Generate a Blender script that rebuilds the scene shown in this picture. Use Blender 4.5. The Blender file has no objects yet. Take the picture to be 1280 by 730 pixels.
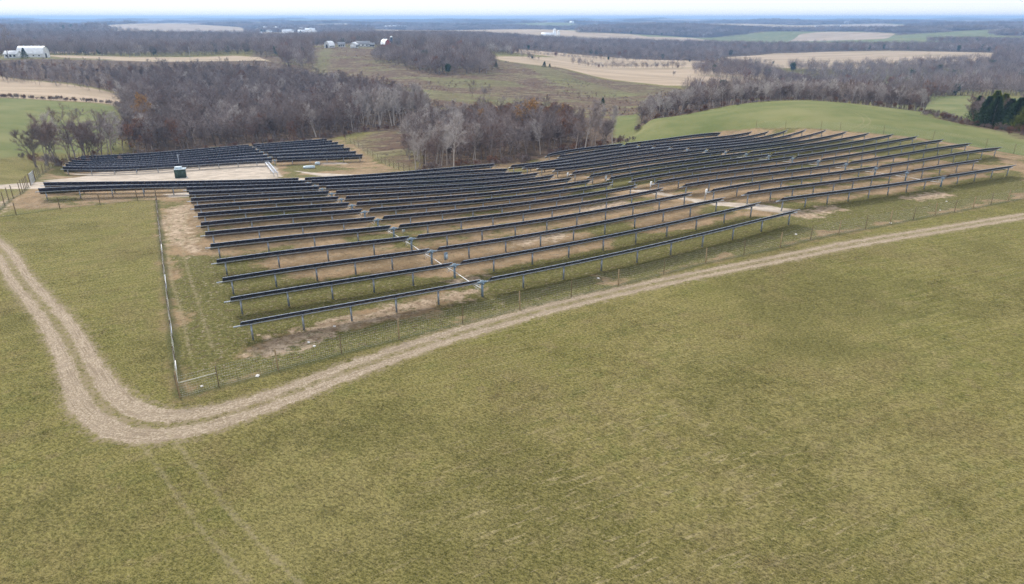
import bpy, math, random
import numpy as np
from mathutils import Vector, Matrix, Euler
R = math.radians
PI = math.pi
SC = bpy.context.scene
COL = SC.collection

# ------------------------------------------------------------------ camera, sky, sun, exposure
F, HZ, CZ = 850.3, 21.94, 41.7
PITCH = math.atan((365 - HZ) / F)
cam = bpy.data.cameras.new('camera')
cam.sensor_width = 36
cam.lens = 36 * F / 1280
cam.clip_end = 60000
cam.clip_start = 0.5
camo = bpy.data.objects.new('camera', cam)
camo.location = (0, 0, CZ)
camo.rotation_euler = (PI / 2 - PITCH, 0, 0)
COL.objects.link(camo)
SC.camera = camo

SUN_AZ, SUN_EL = -38, 40          # azimuth from +y towards +x
w = bpy.data.worlds.new('World')
SC.world = w
w.use_nodes = True
nt = w.node_tree
bg = nt.nodes['Background']
sky = nt.nodes.new('ShaderNodeTexSky')
sky.sky_type = 'NISHITA'
sky.sun_disc = False
sky.sun_elevation = R(SUN_EL)
sky.sun_rotation = R(SUN_AZ)
sky.air_density = 1.0
sky.dust_density = 6.0
sky.ozone_density = 1.0
# overcast: an even layer of cloud mixed over the clear sky
mxs = nt.nodes.new('ShaderNodeMix'); mxs.data_type = 'RGBA'
mxs.inputs[0].default_value = 0.72
mxs.inputs[7].default_value = (9.6, 9.8, 10.3, 1)
nt.links.new(sky.outputs[0], mxs.inputs[6])
nt.links.new(mxs.outputs[2], bg.inputs[0])
bg.inputs[1].default_value = 0.12
sl = bpy.data.lights.new('sun', 'SUN')
sl.energy = 2.0
sl.angle = R(10)
sl.color = (1, 0.95, 0.88)
so = bpy.data.objects.new('sun', sl)
so.rotation_euler = Vector((-math.sin(R(SUN_AZ)) * math.cos(R(SUN_EL)), -math.cos(R(SUN_AZ)) * math.cos(R(SUN_EL)), -math.sin(R(SUN_EL)))).to_track_quat('-Z', 'Y').to_euler()
COL.objects.link(so)
SC.view_settings.view_transform = 'Standard'
SC.view_settings.look = 'None'
SC.view_settings.gamma = 1
SC.view_settings.use_curve_mapping = False
SC.view_settings.exposure = 0.42
SC.cycles.max_bounces = 6
SC.cycles.transparent_max_bounces = 24
SC.cycles.volume_bounces = 0
SC.cycles.use_denoising = True
SC.cycles.denoiser = 'OPENIMAGEDENOISE'
SC.cycles.denoising_input_passes = 'RGB_ALBEDO_NORMAL'
SC.cycles.denoising_prefilter = 'FAST'

# ------------------------------------------------------------------ terrain heights
def pix(u, v, D):
    x = u - 640; dn = v - 365
    d = (x, F * math.cos(PITCH) - dn * math.sin(PITCH), -F * math.sin(PITCH) - dn * math.cos(PITCH))
    t = D / math.hypot(d[0], d[1])
    return (d[0] * t, d[1] * t, CZ + d[2] * t)
def uD(u, D, v=120):
    return pix(u, v, D)[:2]
# surveyed tops of the solar rows (x, y, height of the upper panel edge)
ARR = [[-16.1,36.6,11.0],[-18.2,40.6,11.0],[-20.3,44.5,10.8],[-22.3,48.5,10.8],[-24.4,52.5,10.8],[-26.5,56.4,10.6],[-28.6,60.4,10.3],[-30.7,64.4,10.1],[-32.8,68.3,9.8],[-34.8,72.3,9.6],[-36.9,76.2,9.4],[-39.0,80.2,9.0],
[-1.8,44.6,10.7],[-4.1,48.5,10.7],[-6.3,52.4,10.4],[-8.5,56.3,10.3],[-10.7,60.2,10.2],[-12.9,64.1,9.8],[-15.0,68.0,9.6],[-17.2,71.9,9.2],[-19.4,75.9,8.9],[-21.4,79.8,8.6],[-23.6,83.7,8.4],[-25.7,87.7,7.8],[-27.8,91.7,7.3],
[26.4,60.5,11.5],[24.2,64.4,11.2],[21.9,68.3,10.7],[19.5,72.1,10.3],[17.2,75.9,9.9],[15.0,79.8,9.4],[12.6,83.6,8.8],[10.4,87.5,8.3],[8.2,91.4,7.7],[6.0,95.3,7.2],[4.0,99.3,6.8],[1.6,103.1,6.0],[-0.6,107.0,5.6],
[27.0,66.0,11.2],[24.8,69.9,10.9],[22.3,73.6,10.3],[20.1,77.6,10.0],[17.6,81.3,9.5],[15.5,85.2,8.9],[13.2,89.0,8.3],[11.0,93.0,7.8],[8.9,96.9,7.3],[6.6,100.8,7.0],[4.4,104.6,6.5],[2.2,108.6,5.8],[0.0,112.4,5.0],
[51.7,79.9,10.4],[49.7,83.9,10.3],[47.8,88.0,9.9],[45.8,92.0,9.7],[43.8,96.0,9.3],[41.7,100.0,9.0],[39.7,104.0,8.6],[37.5,107.9,8.1],[35.4,111.8,7.8],[33.3,115.8,7.3],[31.0,119.6,6.9],[28.8,123.5,6.4],[26.6,127.4,5.7],[24.4,131.4,5.1],
[73.4,102.4,9.8],[71.4,106.4,9.7],[69.6,110.5,9.6],[67.7,114.6,9.5],[65.8,118.7,9.2],[63.6,122.6,8.8],[61.6,126.6,8.4],[59.5,130.5,8.1],[57.4,134.5,7.7],[55.4,138.5,7.0],[53.1,142.4,6.3],
[-54.3,76.7,9.6],[-56.3,80.7,9.5],[8.7,122.5,4.8],[6.7,126.5,4.1],[65.2,87.5,10.1],[63.2,91.6,10.1],[51.0,146.3,5.5],[44.9,148.0,4.9],
[-77.5,116.8,4.0],[-79.5,120.8,3.7],[-81.5,124.8,3.2],[-83.5,128.8,2.8],[-85.3,132.9,2.4],[-87.2,137.0,1.9],[-89.2,141.0,1.2],[-46.8,134.0,2.1],[-49.0,137.9,2.1],[-51.2,141.8,1.9],[-53.3,145.8,1.8],[-55.7,149.6,1.6],[-57.6,153.7,1.2],[-59.7,157.6,0.8],
[-31.2,142.8,1.2],[-33.4,146.7,1.2],[-35.6,150.6,1.2],[-37.8,154.5,1.3],[-40.1,158.4,1.3],[-42.3,162.2,1.0],[-44.6,166.1,0.7]]
HIGH = 2.2
PTS = [(x * 1.5, y * 1.5, z * 1.5 - HIGH, 0.35) for x, y, z in ARR]
FAR = [(0,200,225),(0,160,300),(0,124,420),(60,128,410),(130,130,410),(0,104,560),(70,112,500),(40,73,700),(0,74,700),(120,74,730),(200,77,740),(300,74,780),
(50,207,222),(200,176,300),(300,173,300),(200,137,440),(300,135,440),(250,93,560),(400,132,430),(400,98,600),(200,80,640),(300,78,640),
(100,61,1250),(250,62,1200),(150,45,1900),(300,48,1700),(410,59,900),(450,60,850),(485,57,1000),(560,60,1000),(560,48,1400),
(480,172,262),(500,205,205),(450,90,600),(530,95,560),(600,110,480),(700,85,650),(700,125,430),(640,72,800),(560,130,400),(480,115,450),
(600,210,172),(690,197,195),(760,182,220),(600,165,260),(690,160,270),(800,165,265),(790,145,340),(780,130,420),
(806,155,265),(860,143,295),(920,131,312),(960,126.5,320),(1010,125.5,325),(1070,130,328),(1130,137,335),(1158,140.5,340),(1200,149,325),
(920,131,400),(1010,128,420),(1100,133,440),(1175,141,430),(1200,120,580),(1160,123,560),(1280,120,600),
(1280,190,225),(1200,155,285),(1280,168,262),(1240,160,290),(1000,145,250),(1100,150,250),(900,150,255),
(750,100,600),(850,103,600),(750,85,850),(850,83,880),(950,86,850),(800,73,1150),(900,75,1150),(800,55,1800),
(1000,80,1050),(1200,80,1100),(1100,67,1450),(1200,67,1450),(1000,68,1450),(1280,102,950),(1200,108,850),(1000,113,740),(1000,104,850),(1100,105,850),(1200,116,740),
(950,52,2200),(1100,50,2300),(1280,50,2300)]
PTS += [pix(*t) + (0.1,) for t in FAR]
for u in (-300, 0, 250, 480, 640, 800, 1000, 1280, 1580):
    for v, D in ((36, 3500), (27, 6500), (23.4, 9500), (22.6, 14000)):
        PTS.append(pix(u, v + 0.8 * math.sin(u * 0.013 + D), D) + (0.1,))
PTS += [(0, 0, 14, .1), (30, 20, 14, .1), (-30, 20, 13.8, .1), (60, 40, 14.2, .1), (-60, 40, 13.6, .1), (0, 40, 14.2, .1), (-66, 86, 13.2, .1), (80, 100, 13.9, .1),
        (130, 130, 12, .1), (-100, 60, 13, .1), (-130, 100, 11.5, .1), (140, 60, 14, .1), (0, -60, 14, .1), (-120, -50, 12, .1), (120, -50, 14, .1), (0, -400, 8, .1),
        (-500, -300, 5, .1), (500, -300, 5, .1), (0, -3000, 0, .1), (-2500, 0, 5, .1), (2500, 0, -10, .1), (-600, 100, 5, .1), (600, 100, -2, .1), (-250, 150, 8, .1), (250, 120, 6, .1), (45, 66, 14.3, .1), (-45, 66, 13.9, .1),
        (-9000, 0, 30, .1), (9000, 0, 30, .1), (0, -12000, 30, .1)]
PA = np.array(PTS)
def emb(x, y):
    D = np.hypot(x, y) + 1e-6
    g = 2.2 / (D + 60)
    return np.stack([x * g, y * g, 1.25 * np.log1p(D / 60)], -1)
CE = emb(PA[:, 0], PA[:, 1])
def kern(a, b):
    d2 = (a * a).sum(1)[:, None] + (b * b).sum(1)[None] - 2 * a @ b.T
    return np.sqrt(np.maximum(d2, 0) + 0.0004)
n = len(PA)
K = -kern(CE, CE) + np.diag(0.012 * PA[:, 3] + 1e-5)
M = np.zeros((n + 1, n + 1)); M[:n, :n] = K; M[:n, n] = 1; M[n, :n] = 1
RW = np.linalg.solve(M, np.concatenate([PA[:, 2], [0]]))
def ridge(x, y):
    """low rolling relief of the country far off"""
    D = np.hypot(x, y)
    a = np.clip((D - 900) / 1800, 0, 1)
    b = np.clip((D - 4000) / 4000, 0, 1)
    a = np.clip((D - 1150) / 1400, 0, 1)
    h = 12 * np.sin(x / 330 + 1.3 * np.sin(y / 540)) * np.sin(y / 240 + .9 * np.sin(x / 700) + 0.8) + 7 * np.sin(x / 190 + y / 230 + 2) * np.sin(y / 130 + 1)
    h2 = 12 * np.sin(x / 1300 + 1.1 * np.sin(y / 2100) + 0.6) * np.sin(y / 700 + x / 2600) + 7 * np.sin(x / 620 + y / 500) - 6
    h2 = h2 * 1.2 - 18
    return h * a + h2 * b + 1.0 * np.sin(x / 60 + y / 45) * np.clip((D - 250) / 500, 0, 1) * 0.5
def ground(x, y, relief=True):
    x = np.atleast_1d(np.asarray(x, float)).ravel(); y = np.atleast_1d(np.asarray(y, float)).ravel()
    out = np.empty(len(x))
    for i in range(0, len(x), 20000):
        e = emb(x[i:i + 20000], y[i:i + 20000])
        out[i:i + 20000] = -kern(e, CE) @ RW[:n] + RW[n]
    return out + ridge(x, y)
def gz(x, y): return float(ground(x, y)[0])
def cast(u, v, dmax=20000):
    """where the line of sight of a photo pixel meets the ground"""
    Ds = 20 * np.exp(np.linspace(0, math.log(dmax / 20), 1600))
    x1, y1, z1 = pix(u, v, 1.0)
    gx, gy = x1 * Ds, y1 * Ds
    zz = CZ + (z1 - CZ) * Ds
    s = zz - ground(gx, gy)
    k = np.argmax(s < 0) if (s < 0).any() else len(Ds) - 1
    if k == 0: k = 1
    t = s[k - 1] / (s[k - 1] - s[k] + 1e-9)
    D = Ds[k - 1] + (Ds[k] - Ds[k - 1]) * min(max(t, 0), 1)
    return (x1 * D, y1 * D)
def castp(*uv): return [cast(*p) for p in uv]

# ------------------------------------------------------------------ helpers
def tag(o, label=None, cat=None, group=None, kind=None):
    if label: o['label'] = label
    if cat: o['category'] = cat
    if group: o['group'] = group
    if kind: o['kind'] = kind
    return o
def empty(name, loc, rz=0):
    o = bpy.data.objects.new(name, None); COL.objects.link(o)
    o.location = loc; o.rotation_euler = (0, 0, rz); o.empty_display_size = 0.5
    return o
class MB:
    """collects simple shapes into one mesh"""
    def __init__(s): s.v = []; s.f = []; s.m = []; s.n = 0; s.uv = None
    def add(s, vs, fs, m=0):
        s.v.append(np.asarray(vs, float).reshape(-1, 3))
        for f in fs: s.f.append([i + s.n for i in f]); s.m.append(m)
        s.n += len(vs)
    def box(s, c, sz, rz=0, m=0, tilt=None):
        x, y, z = [a / 2 for a in sz]
        v = np.array([(-x,-y,-z),(x,-y,-z),(x,y,-z),(-x,y,-z),(-x,-y,z),(x,-y,z),(x,y,z),(-x,y,z)])
        Mx = Matrix.Rotation(rz, 3, 'Z')
        if tilt is not None: Mx = Mx @ tilt
        v = v @ np.array(Mx).T + np.array(c)
        s.add(v, [(0,3,2,1),(4,5,6,7),(0,1,5,4),(1,2,6,5),(2,3,7,6),(3,0,4,7)], m)
    def tube(s, pts, rad, k=6, m=0, cap=True):
        pts = np.asarray(pts, float); rad = np.broadcast_to(rad, (len(pts),))
        rings = []
        for i, p in enumerate(pts):
            d = pts[min(i + 1, len(pts) - 1)] - pts[max(i - 1, 0)]
            d = d / (np.linalg.norm(d) + 1e-9)
            a = np.cross(d, (0, 0, 1)) if abs(d[2]) < .9 else np.cross(d, (1, 0, 0))
            a /= np.linalg.norm(a); b = np.cross(d, a)
            for j in range(k):
                t = 2 * PI * j / k
                rings.append(p + rad[i] * (math.cos(t) * a + math.sin(t) * b))
        fs = []
        for i in range(len(pts) - 1):
            for j in range(k):
                fs.append((i * k + j, i * k + (j + 1) % k, (i + 1) * k + (j + 1) % k, (i + 1) * k + j))
        if cap:
            fs.append(tuple(range(k))[::-1]); fs.append(tuple((len(pts) - 1) * k + j for j in range(k)))
        s.add(rings, fs, m)
    def quads(s, V, m=0):
        V = np.asarray(V, float).reshape(-1, 4, 3)
        q = len(V)
        s.v.append(V.reshape(-1, 3))
        idx = (np.arange(q * 4).reshape(-1, 4) + s.n).tolist()
        s.f += idx; s.m += [m] * q; s.n += q * 4
    def mesh(s, name, mats, smooth=False):
        me = bpy.data.meshes.new(name)
        V = np.concatenate(s.v) if s.v else np.zeros((0, 3))
        L = np.array([len(f) for f in s.f]); flat = np.fromiter((i for f in s.f for i in f), int)
        me.vertices.add(len(V)); me.vertices.foreach_set('co', V.ravel())
        me.loops.add(len(flat)); me.loops.foreach_set('vertex_index', flat)
        me.polygons.add(len(L))
        me.polygons.foreach_set('loop_start', np.concatenate([[0], np.cumsum(L)[:-1]]))
        me.polygons.foreach_set('loop_total', L)
        me.polygons.foreach_set('material_index', np.array(s.m))
        if smooth: me.polygons.foreach_set('use_smooth', np.ones(len(L), bool))
        for mt in (mats if isinstance(mats, (list, tuple)) else [mats]): me.materials.append(mt)
        me.update(calc_edges=True); me.validate()
        return me
    def build(s, name, mats, parent=None, smooth=False, loc=None, rz=0):
        o = bpy.data.objects.new(name, s.mesh(name, mats, smooth)); COL.objects.link(o)
        if parent: o.parent = parent
        if loc is not None: o.location = loc
        o.rotation_euler = (0, 0, rz)
        return o
def put(name, me, parent=None, loc=(0, 0, 0), rot=(0, 0, 0), sc=1):
    o = bpy.data.objects.new(name, me); COL.objects.link(o)
    if parent: o.parent = parent
    o.location = loc; o.rotation_euler = rot
    o.scale = (sc, sc, sc) if not hasattr(sc, '__len__') else sc
    return o

# ------------------------------------------------------------------ material helpers
class NT:
    def __init__(s, name):
        s.mat = bpy.data.materials.new(name); s.mat.use_nodes = True
        s.t = s.mat.node_tree; s.b = s.t.nodes['Principled BSDF']
        s.b.inputs['Roughness'].default_value = 0.9
        s.b.inputs['Specular IOR Level'].default_value = 0.25
        s.co = s.t.nodes.new('ShaderNodeTexCoord').outputs['Object']
    def N(s, ty, **k):
        nd = s.t.nodes.new(ty)
        for a, b in k.items(): setattr(nd, a, b)
        return nd
    def L(s, a, b): s.t.links.new(a, b)
    def noise(s, scale, detail=3, rough=.55, vec=None, dist=0):
        nd = s.N('ShaderNodeTexNoise'); nd.inputs['Scale'].default_value = scale
        nd.inputs['Detail'].default_value = detail; nd.inputs['Roughness'].default_value = rough
        nd.inputs['Distortion'].default_value = dist
        s.L(vec or s.co, nd.inputs['Vector']); return nd.outputs['Fac']
    def mapv(s, scale=(1, 1, 1), rot=(0, 0, 0), vec=None):
        src = vec or s.co
        if any(rot):        # turn first, stretch second
            r0 = s.N('ShaderNodeMapping'); r0.inputs['Rotation'].default_value = rot; s.L(src, r0.inputs['Vector']); src = r0.outputs[0]
        nd = s.N('ShaderNodeMapping'); nd.inputs['Scale'].default_value = scale
        s.L(src, nd.inputs['Vector']); return nd.outputs[0]
    def math(s, op, a, b=None, c=None):
        nd = s.N('ShaderNodeMath', operation=op)
        for i, q in enumerate((a, b, c)):
            if q is None: continue
            if isinstance(q, (int, float)): nd.inputs[i].default_value = q
            else: s.L(q, nd.inputs[i])
        return nd.outputs[0]
    def rng(s, x, a, b, c=0, d=1, smooth=True):
        nd = s.N('ShaderNodeMapRange'); nd.interpolation_type = 'SMOOTHSTEP' if smooth else 'LINEAR'
        s.L(x, nd.inputs[0])
        for i, q in enumerate((a, b, c, d)): nd.inputs[i + 1].default_value = q
        return nd.outputs[0]
    def mix(s, f, a, b, blend='MIX'):
        nd = s.N('ShaderNodeMix', data_type='RGBA', blend_type=blend)
        for i, q in ((0, f), (6, a), (7, b)):
            if isinstance(q, (int, float)): nd.inputs[i].default_value = q
            elif isinstance(q, tuple): nd.inputs[i].default_value = q + (1,)
            else: s.L(q, nd.inputs[i])
        return nd.outputs[2]
    def attr(s, name):
        nd = s.N('ShaderNodeAttribute', attribute_name=name); return nd.outputs['Fac']
    def bump(s, h, strength=.5, dist=.1):
        nd = s.N('ShaderNodeBump'); nd.inputs['Strength'].default_value = strength; nd.inputs['Distance'].default_value = dist
        s.L(h, nd.inputs['Height']); s.L(nd.outputs[0], s.b.inputs['Normal'])
    def col(s, c):
        if isinstance(c, tuple): s.b.inputs['Base Color'].default_value = c + (1,)
        else: s.L(c, s.b.inputs['Base Color'])
        return s.mat
def plain(name, c, rough=.7, metal=0, var=.15, scale=4, spec=.3):
    t = NT(name); nz = t.noise(scale, 3)
    t.b.inputs['Roughness'].default_value = rough; t.b.inputs['Metallic'].default_value = metal
    t.b.inputs['Specular IOR Level'].default_value = spec
    lo = tuple(q * (1 - var) for q in c); hi = tuple(min(1, q * (1 + var)) for q in c)
    return t.col(t.mix(t.rng(nz, .3, .7), lo, hi))
def bark(name, c, c2):
    t = NT(name); info = t.N('ShaderNodeObjectInfo')
    a = t.mix(info.outputs['Random'], c, c2)
    a = t.mix(t.rng(t.math('FRACT', t.math('MULTIPLY', info.outputs['Random'], 7.31)), .72, .80, 0, .55, False), a, (.20, .115, .085))
    nz = t.noise(1.2, 3)
    return t.col(t.mix(t.rng(nz, .3, .7, 0, .5), a, tuple(q * .6 for q in c)))

# ------------------------------------------------------------------ ground materials
ROWPHI = R(60.61)
def hay_colour(t, co=None):
    big = t.noise(.022, 4, .6, co); mid = t.noise(.10, 4, .6, co); sm = t.noise(.5, 5, .7, co)
    streak = t.noise(.42, 4, .65, t.mapv((.16, 1.7, 1), (0, 0, -R(28)), co))
    hay = t.mix(t.rng(mid, .38, .62), (.140, .130, .030), (.200, .172, .052))
    hay = t.mix(t.rng(big, .47, .62, 0, .75), hay, (.230, .180, .074))
    hay = t.mix(t.rng(big, .45, .34, 0, .6), hay, (.098, .112, .028))
    hay = t.mix(t.rng(streak, .52, .66, 0, .6), hay, (.270, .220, .092))
    hay = t.mix(t.rng(streak, .46, .36, 0, .45), hay, (.085, .092, .026))
    hay = t.mix(t.rng(sm, .54, .66, 0, .65), hay, (.240, .175, .095))
    hay = t.mix(t.rng(sm, .46, .36, 0, .5), hay, (.088, .106, .024))
    # drill rows and windrow lines, only here and there
    wv = t.N('ShaderNodeTexWave', wave_type='BANDS', bands_direction='Y', wave_profile='SIN'); wv.inputs['Scale'].default_value = .30; wv.inputs['Distortion'].default_value = 2.2; wv.inputs['Detail'].default_value = 3; wv.inputs['Detail Scale'].default_value = 1.4
    t.L(t.mapv((.35, 1, 1), (0, 0, -R(24)), co), wv.inputs['Vector'])
    where = t.rng(t.noise(.030, 3, .6, t.mapv((1, 1, 1), (0, 0, 1.0), co)), .46, .60)
    hay = t.mix(t.math('MULTIPLY', t.math('MULTIPLY', where, t.rng(wv.outputs['Fac'], .60, .92)), .38), hay, (.300, .255, .125))
    dark = t.rng(t.noise(.045, 5, .68, co), .50, .62, 0, .85)
    hay = t.mix(dark, hay, (.098, .084, .024))
    hay = t.mix(t.rng(t.noise(.07, 5, .7, t.mapv((1, 1, 1), (0, 0, .7), co)), .52, .64, 0, .65), hay, (.185, .130, .064))
    hay = t.mix(t.rng(t.noise(.06, 5, .7, t.mapv((1, 1, 1), (0, 0, 2.1), co)), .54, .66, 0, .55), hay, (.29, .235, .105))
    spot = t.rng(t.noise(1.3, 4, .75, co), .64, .70, 0, .7)
    hay = t.mix(spot, hay, (.330, .260, .160))
    # thin stand near the lower right: drill rows with bare flecks between the blades
    vd = t.N('ShaderNodeVectorMath', operation='DISTANCE'); t.L(co or t.co, vd.inputs[0]); vd.inputs[1].default_value = (THIN[0], THIN[1], 14)
    zone = t.rng(t.math('ADD', vd.outputs['Value'], t.math('MULTIPLY', t.math('SUBTRACT', big, .5), 40)), 27, 12)
    fl = t.noise(1.0, 4, .75, t.mapv((.55, 3.2, 1), (0, 0, -DRILL), co))
    hay = t.mix(t.math('MULTIPLY', zone, t.rng(fl, .56, .64, 0, .75)), hay, (.42, .33, .21))
    hay = t.mix(t.math('MULTIPLY', zone, t.rng(sm, .5, .6, 0, .4)), hay, (.22, .165, .095))
    return big, mid, sm, streak, hay
def ground_material():
    t = NT('ground')
    big, mid, sm, streak, hay = hay_colour(t)
    tuft = t.noise(3.6, 4, .75, t.mapv((1, 1.6, 1), (0, 0, R(30))))
    fine = t.noise(10, 4, .8)
    grain = t.rng(tuft, .36, .64, 0, 1, False)
    hay = t.mix(grain, t.mix(.66, hay, (.026, .032, .006)), t.mix(.34, hay, (.40, .37, .13)))
    hay = t.mix(t.rng(fine, .5, .68, 0, .5), hay, (.28, .24, .12))
    hay = t.mix(t.rng(fine, .5, .34, 0, .6), hay, (.022, .028, .009))
    # green new grass
    grn = t.mix(t.rng(mid, .3, .7), (.115, .138, .046), (.160, .168, .064))
    grn = t.mix(t.rng(big, .45, .7, 0, .8), grn, (.21, .205, .092))
    grn = t.mix(t.rng(streak, .5, .75, 0, .5), grn, (.17, .20, .085))
    # solar yard: dead grass, bare earth
    yn = t.noise(.22, 5, .65); yn2 = t.noise(.8, 4, .7)
    yard = t.mix(t.rng(yn, .38, .62), (.350, .245, .145), (.240, .170, .095))
    yard = t.mix(t.rng(yn2, .50, .66, 0, .75), yard, (.36, .285, .20))
    ygrass = t.math('ADD', t.noise(.09, 4, .6), t.math('MULTIPLY', t.attr('m_lush'), .27))
    yard = t.mix(t.rng(t.math('ADD', ygrass, t.math('MULTIPLY', yn2, .25)), .64, .74), yard, t.mix(t.rng(tuft, .38, .62), (.075, .080, .020), (.200, .185, .066)))
    yard = t.mix(t.rng(t.noise(1.6, 6, .85), .52, .60, 0, .7), yard, (.110, .080, .045))
    yard = t.mix(t.rng(t.noise(2.4, 5, .85), .56, .63, 0, .7), yard, (.42, .35, .26))
    yard = t.mix(t.rng(fine, .40, .62, 0, .6), yard, t.mix(.55, yard, (.03, .022, .012)))
    # pale bare soil and gravel
    soil = t.mix(t.rng(yn2, .35, .65), (.31, .23, .155), (.47, .375, .27))
    soil = t.mix(t.rng(t.noise(1.5, 5, .85), .50, .58), soil, (.20, .145, .095))
    soil = t.mix(t.rng(t.noise(.7, 5, .8), .54, .62, 0, .8), soil, (.12, .115, .05))
    grav = t.mix(t.rng(t.noise(.35, 4, .6), .35, .65), (.36, .31, .25), (.52, .45, .37))
    grav = t.mix(t.rng(t.noise(6, 3, .8), .5, .7, 0, .5), grav, (.30, .27, .24))
    # pasture of dull grass and rusty weeds
    pn = t.noise(.05, 5, .62, t.mapv((.45, 1.2, 1))); pn2 = t.noise(.16, 5, .7, t.mapv((.5, 1.4, 1)))
    past = t.mix(t.rng(pn, .49, .63), (.118, .078, .054), (.150, .138, .066))
    past = t.mix(t.rng(pn2, .50, .64, 0, .85), past, (.225, .205, .115))
    past = t.mix(t.rng(t.noise(.35, 5, .75), .50, .60, 0, .8), past, (.055, .040, .030))
    # corn stubble
    st = t.mix(t.rng(t.noise(.03, 4, .6, t.mapv((.3, 1.3, 1))), .35, .65), (.30, .235, .16), (.41, .325, .235))
    st = t.mix(t.rng(t.noise(.018, 3, .6, t.mapv((.12, 2.6, 1), (0, 0, .06))), .58, .62, 0, .5), st, (.24, .22, .12))
    # leaf litter
    lit = t.mix(t.rng(t.noise(.3, 5, .7), .35, .65), (.060, .045, .035), (.135, .095, .065))
    edge = t.math('MULTIPLY', t.math('SUBTRACT', t.noise(.45, 5, .7), .5), 6.0)
    def layer(base, at, c, soft=.9, amp=1.0, full=1.0):
        x = t.math('ADD', t.attr(at), t.math('MULTIPLY', edge, amp))
        return t.mix(t.rng(x, -soft, soft, 0, full), base, c)
    c = hay
    c = layer(c, 'm_green', grn, 2, 1.2)
    c = layer(c, 'm_pasture', past, 4, 3)
    c = layer(c, 'm_stubble', st, 1.5, .6)
    c = layer(c, 'm_litter', lit, 2, 1.0)
    c = layer(c, 'm_yard', yard, 1.5, 1.0)
    c = layer(c, 'm_greenstrip', t.mix(.5, grn, past), 3, 3, .8)
    c = layer(c, 'm_gravel', grav, .5, .45)
    c = layer(c, 'm_soil', soil, .6, 1.6)
    # long grass left along the fences
    c = t.mix(t.math('MULTIPLY', t.rng(t.math('ADD', t.attr('d_fence'), t.math('MULTIPLY', edge, .12)), .7, .15), .6), c, (.055, .065, .028))
    # wheel tracks
    hf = t.math('SUBTRACT', t.noise(3.2, 6, .8), .5)
    rn = t.math('ADD', t.math('MULTIPLY', t.math('SUBTRACT', t.noise(.7, 4, .7), .5), .9), t.math('MULTIPLY', hf, 1.5))
    rn2 = t.noise(2.2, 5, .8)
    d = t.attr('d_track'); wd = t.attr('w_track')
    # fine lengthwise wheel marks follow the distance from the track's middle
    cmb = t.N('ShaderNodeCombineXYZ'); t.L(t.math('MULTIPLY', d, 7.0), cmb.inputs[0]); sx = t.N('ShaderNodeSeparateXYZ'); t.L(t.co, sx.inputs[0])
    t.L(t.math('MULTIPLY', sx.outputs[0], .35), cmb.inputs[1]); t.L(t.math('MULTIPLY', sx.outputs[1], .35), cmb.inputs[2])
    marks = t.noise(1.0, 3, .6, cmb.outputs[0])
    trk = t.mix(t.rng(t.noise(6, 5, .85), .42, .60), (.25, .195, .135), (.47, .395, .295))
    trk = t.mix(t.rng(marks, .50, .64, 0, .65), trk, (.20, .155, .105))
    trk = t.mix(t.rng(t.noise(1.1, 5, .75), .50, .64, 0, .55), trk, (.26, .205, .15))
    rut = t.math('ABSOLUTE', t.math('SUBTRACT', d, t.math('MULTIPLY', wd, .52)))
    ruts = t.rng(t.math('ADD', t.math('SUBTRACT', rut, t.math('MULTIPLY_ADD', wd, .50, -.36)), rn), .20, -.12)
    verge = t.rng(t.math('ADD', t.math('SUBTRACT', d, t.math('MULTIPLY', wd, 1.05)), t.math('MULTIPLY', rn, 2.2)), .35, -.3)
    c = t.mix(t.math('MULTIPLY', verge, t.rng(rn2, .40, .56, .05, .9)), c, (.26, .21, .135))
    c = t.mix(ruts, c, trk)
    d2 = t.attr('d_faint')
    fr = t.rng(t.math('ADD', t.math('ABSOLUTE', t.math('SUBTRACT', d2, .92)), t.math('MULTIPLY', rn, .8)), .30, -.05)
    c = t.mix(t.math('MULTIPLY', fr, t.rng(rn2, .35, .6, .1, .55)), c, (.30, .25, .155))
    t.col(c)
    h = t.math('ADD', t.math('MULTIPLY', tuft, 1.0), t.math('MULTIPLY', fine, .45))
    t.bump(h, .9, .14)
    t.b.inputs['Specular IOR Level'].default_value = .1
    t.b.inputs['Roughness'].default_value = 1
    return t.mat

# ------------------------------------------------------------------ plan of the place
_p, _q = cast(810, 722), cast(865, 697)
DRILL = math.atan2(_q[1] - _p[1], _q[0] - _p[0]); THIN = cast(850, 640)
GM = ground_material()
TRACK = castp((-60, 262), (0, 312), (22, 345), (48, 375), (72, 405), (92, 440), (108, 475), (130, 507), (165, 527), (210, 532), (270, 521), (345, 498), (440, 462), (560, 421), (700, 382), (850, 348), (1000, 318), (1150, 291), (1280, 270), (1400, 252))
TRACKW = [1.3, 1.5, 1.5, 1.6, 1.7, 1.8, 2.0, 2.3, 2.5, 2.4, 2.1, 1.8, 1.7, 1.6, 1.5, 1.4, 1.4, 1.4, 1.4, 1.4]
FAINT = castp((190, 545), (225, 590), (270, 650), (345, 732), (420, 800))
YARDTRK = castp((226, 262), (219, 300), (224, 340), (236, 380), (252, 440))
FENCE_FRONT = castp((225, 497), (348, 463), (499, 424), (650, 387), (773, 357), (882, 329), (975, 309.5), (1081.6, 286.4), (1168.5, 269.5), (1280, 248), (1420, 222))
_a, _b = cast(225, 497), cast(196, 250)
FENCE_LEFT = [_a, ((_a[0] + _b[0]) / 2, (_a[1] + _b[1]) / 2), _b]
FENCE_HAY = [_b] + castp((172, 250.6), (125.4, 255.7), (75, 260.5), (20.3, 268.4), (-40, 276))
FENCE_GATE = castp((0, 262), (16.6, 246.9), (25.9, 243), (30.8, 238.6), (35.5, 233.5))
FENCE_ROAD = castp((44.5, 225), (50, 219), (57.7, 213.6), (66, 208.5), (84, 203), (100, 199))
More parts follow.
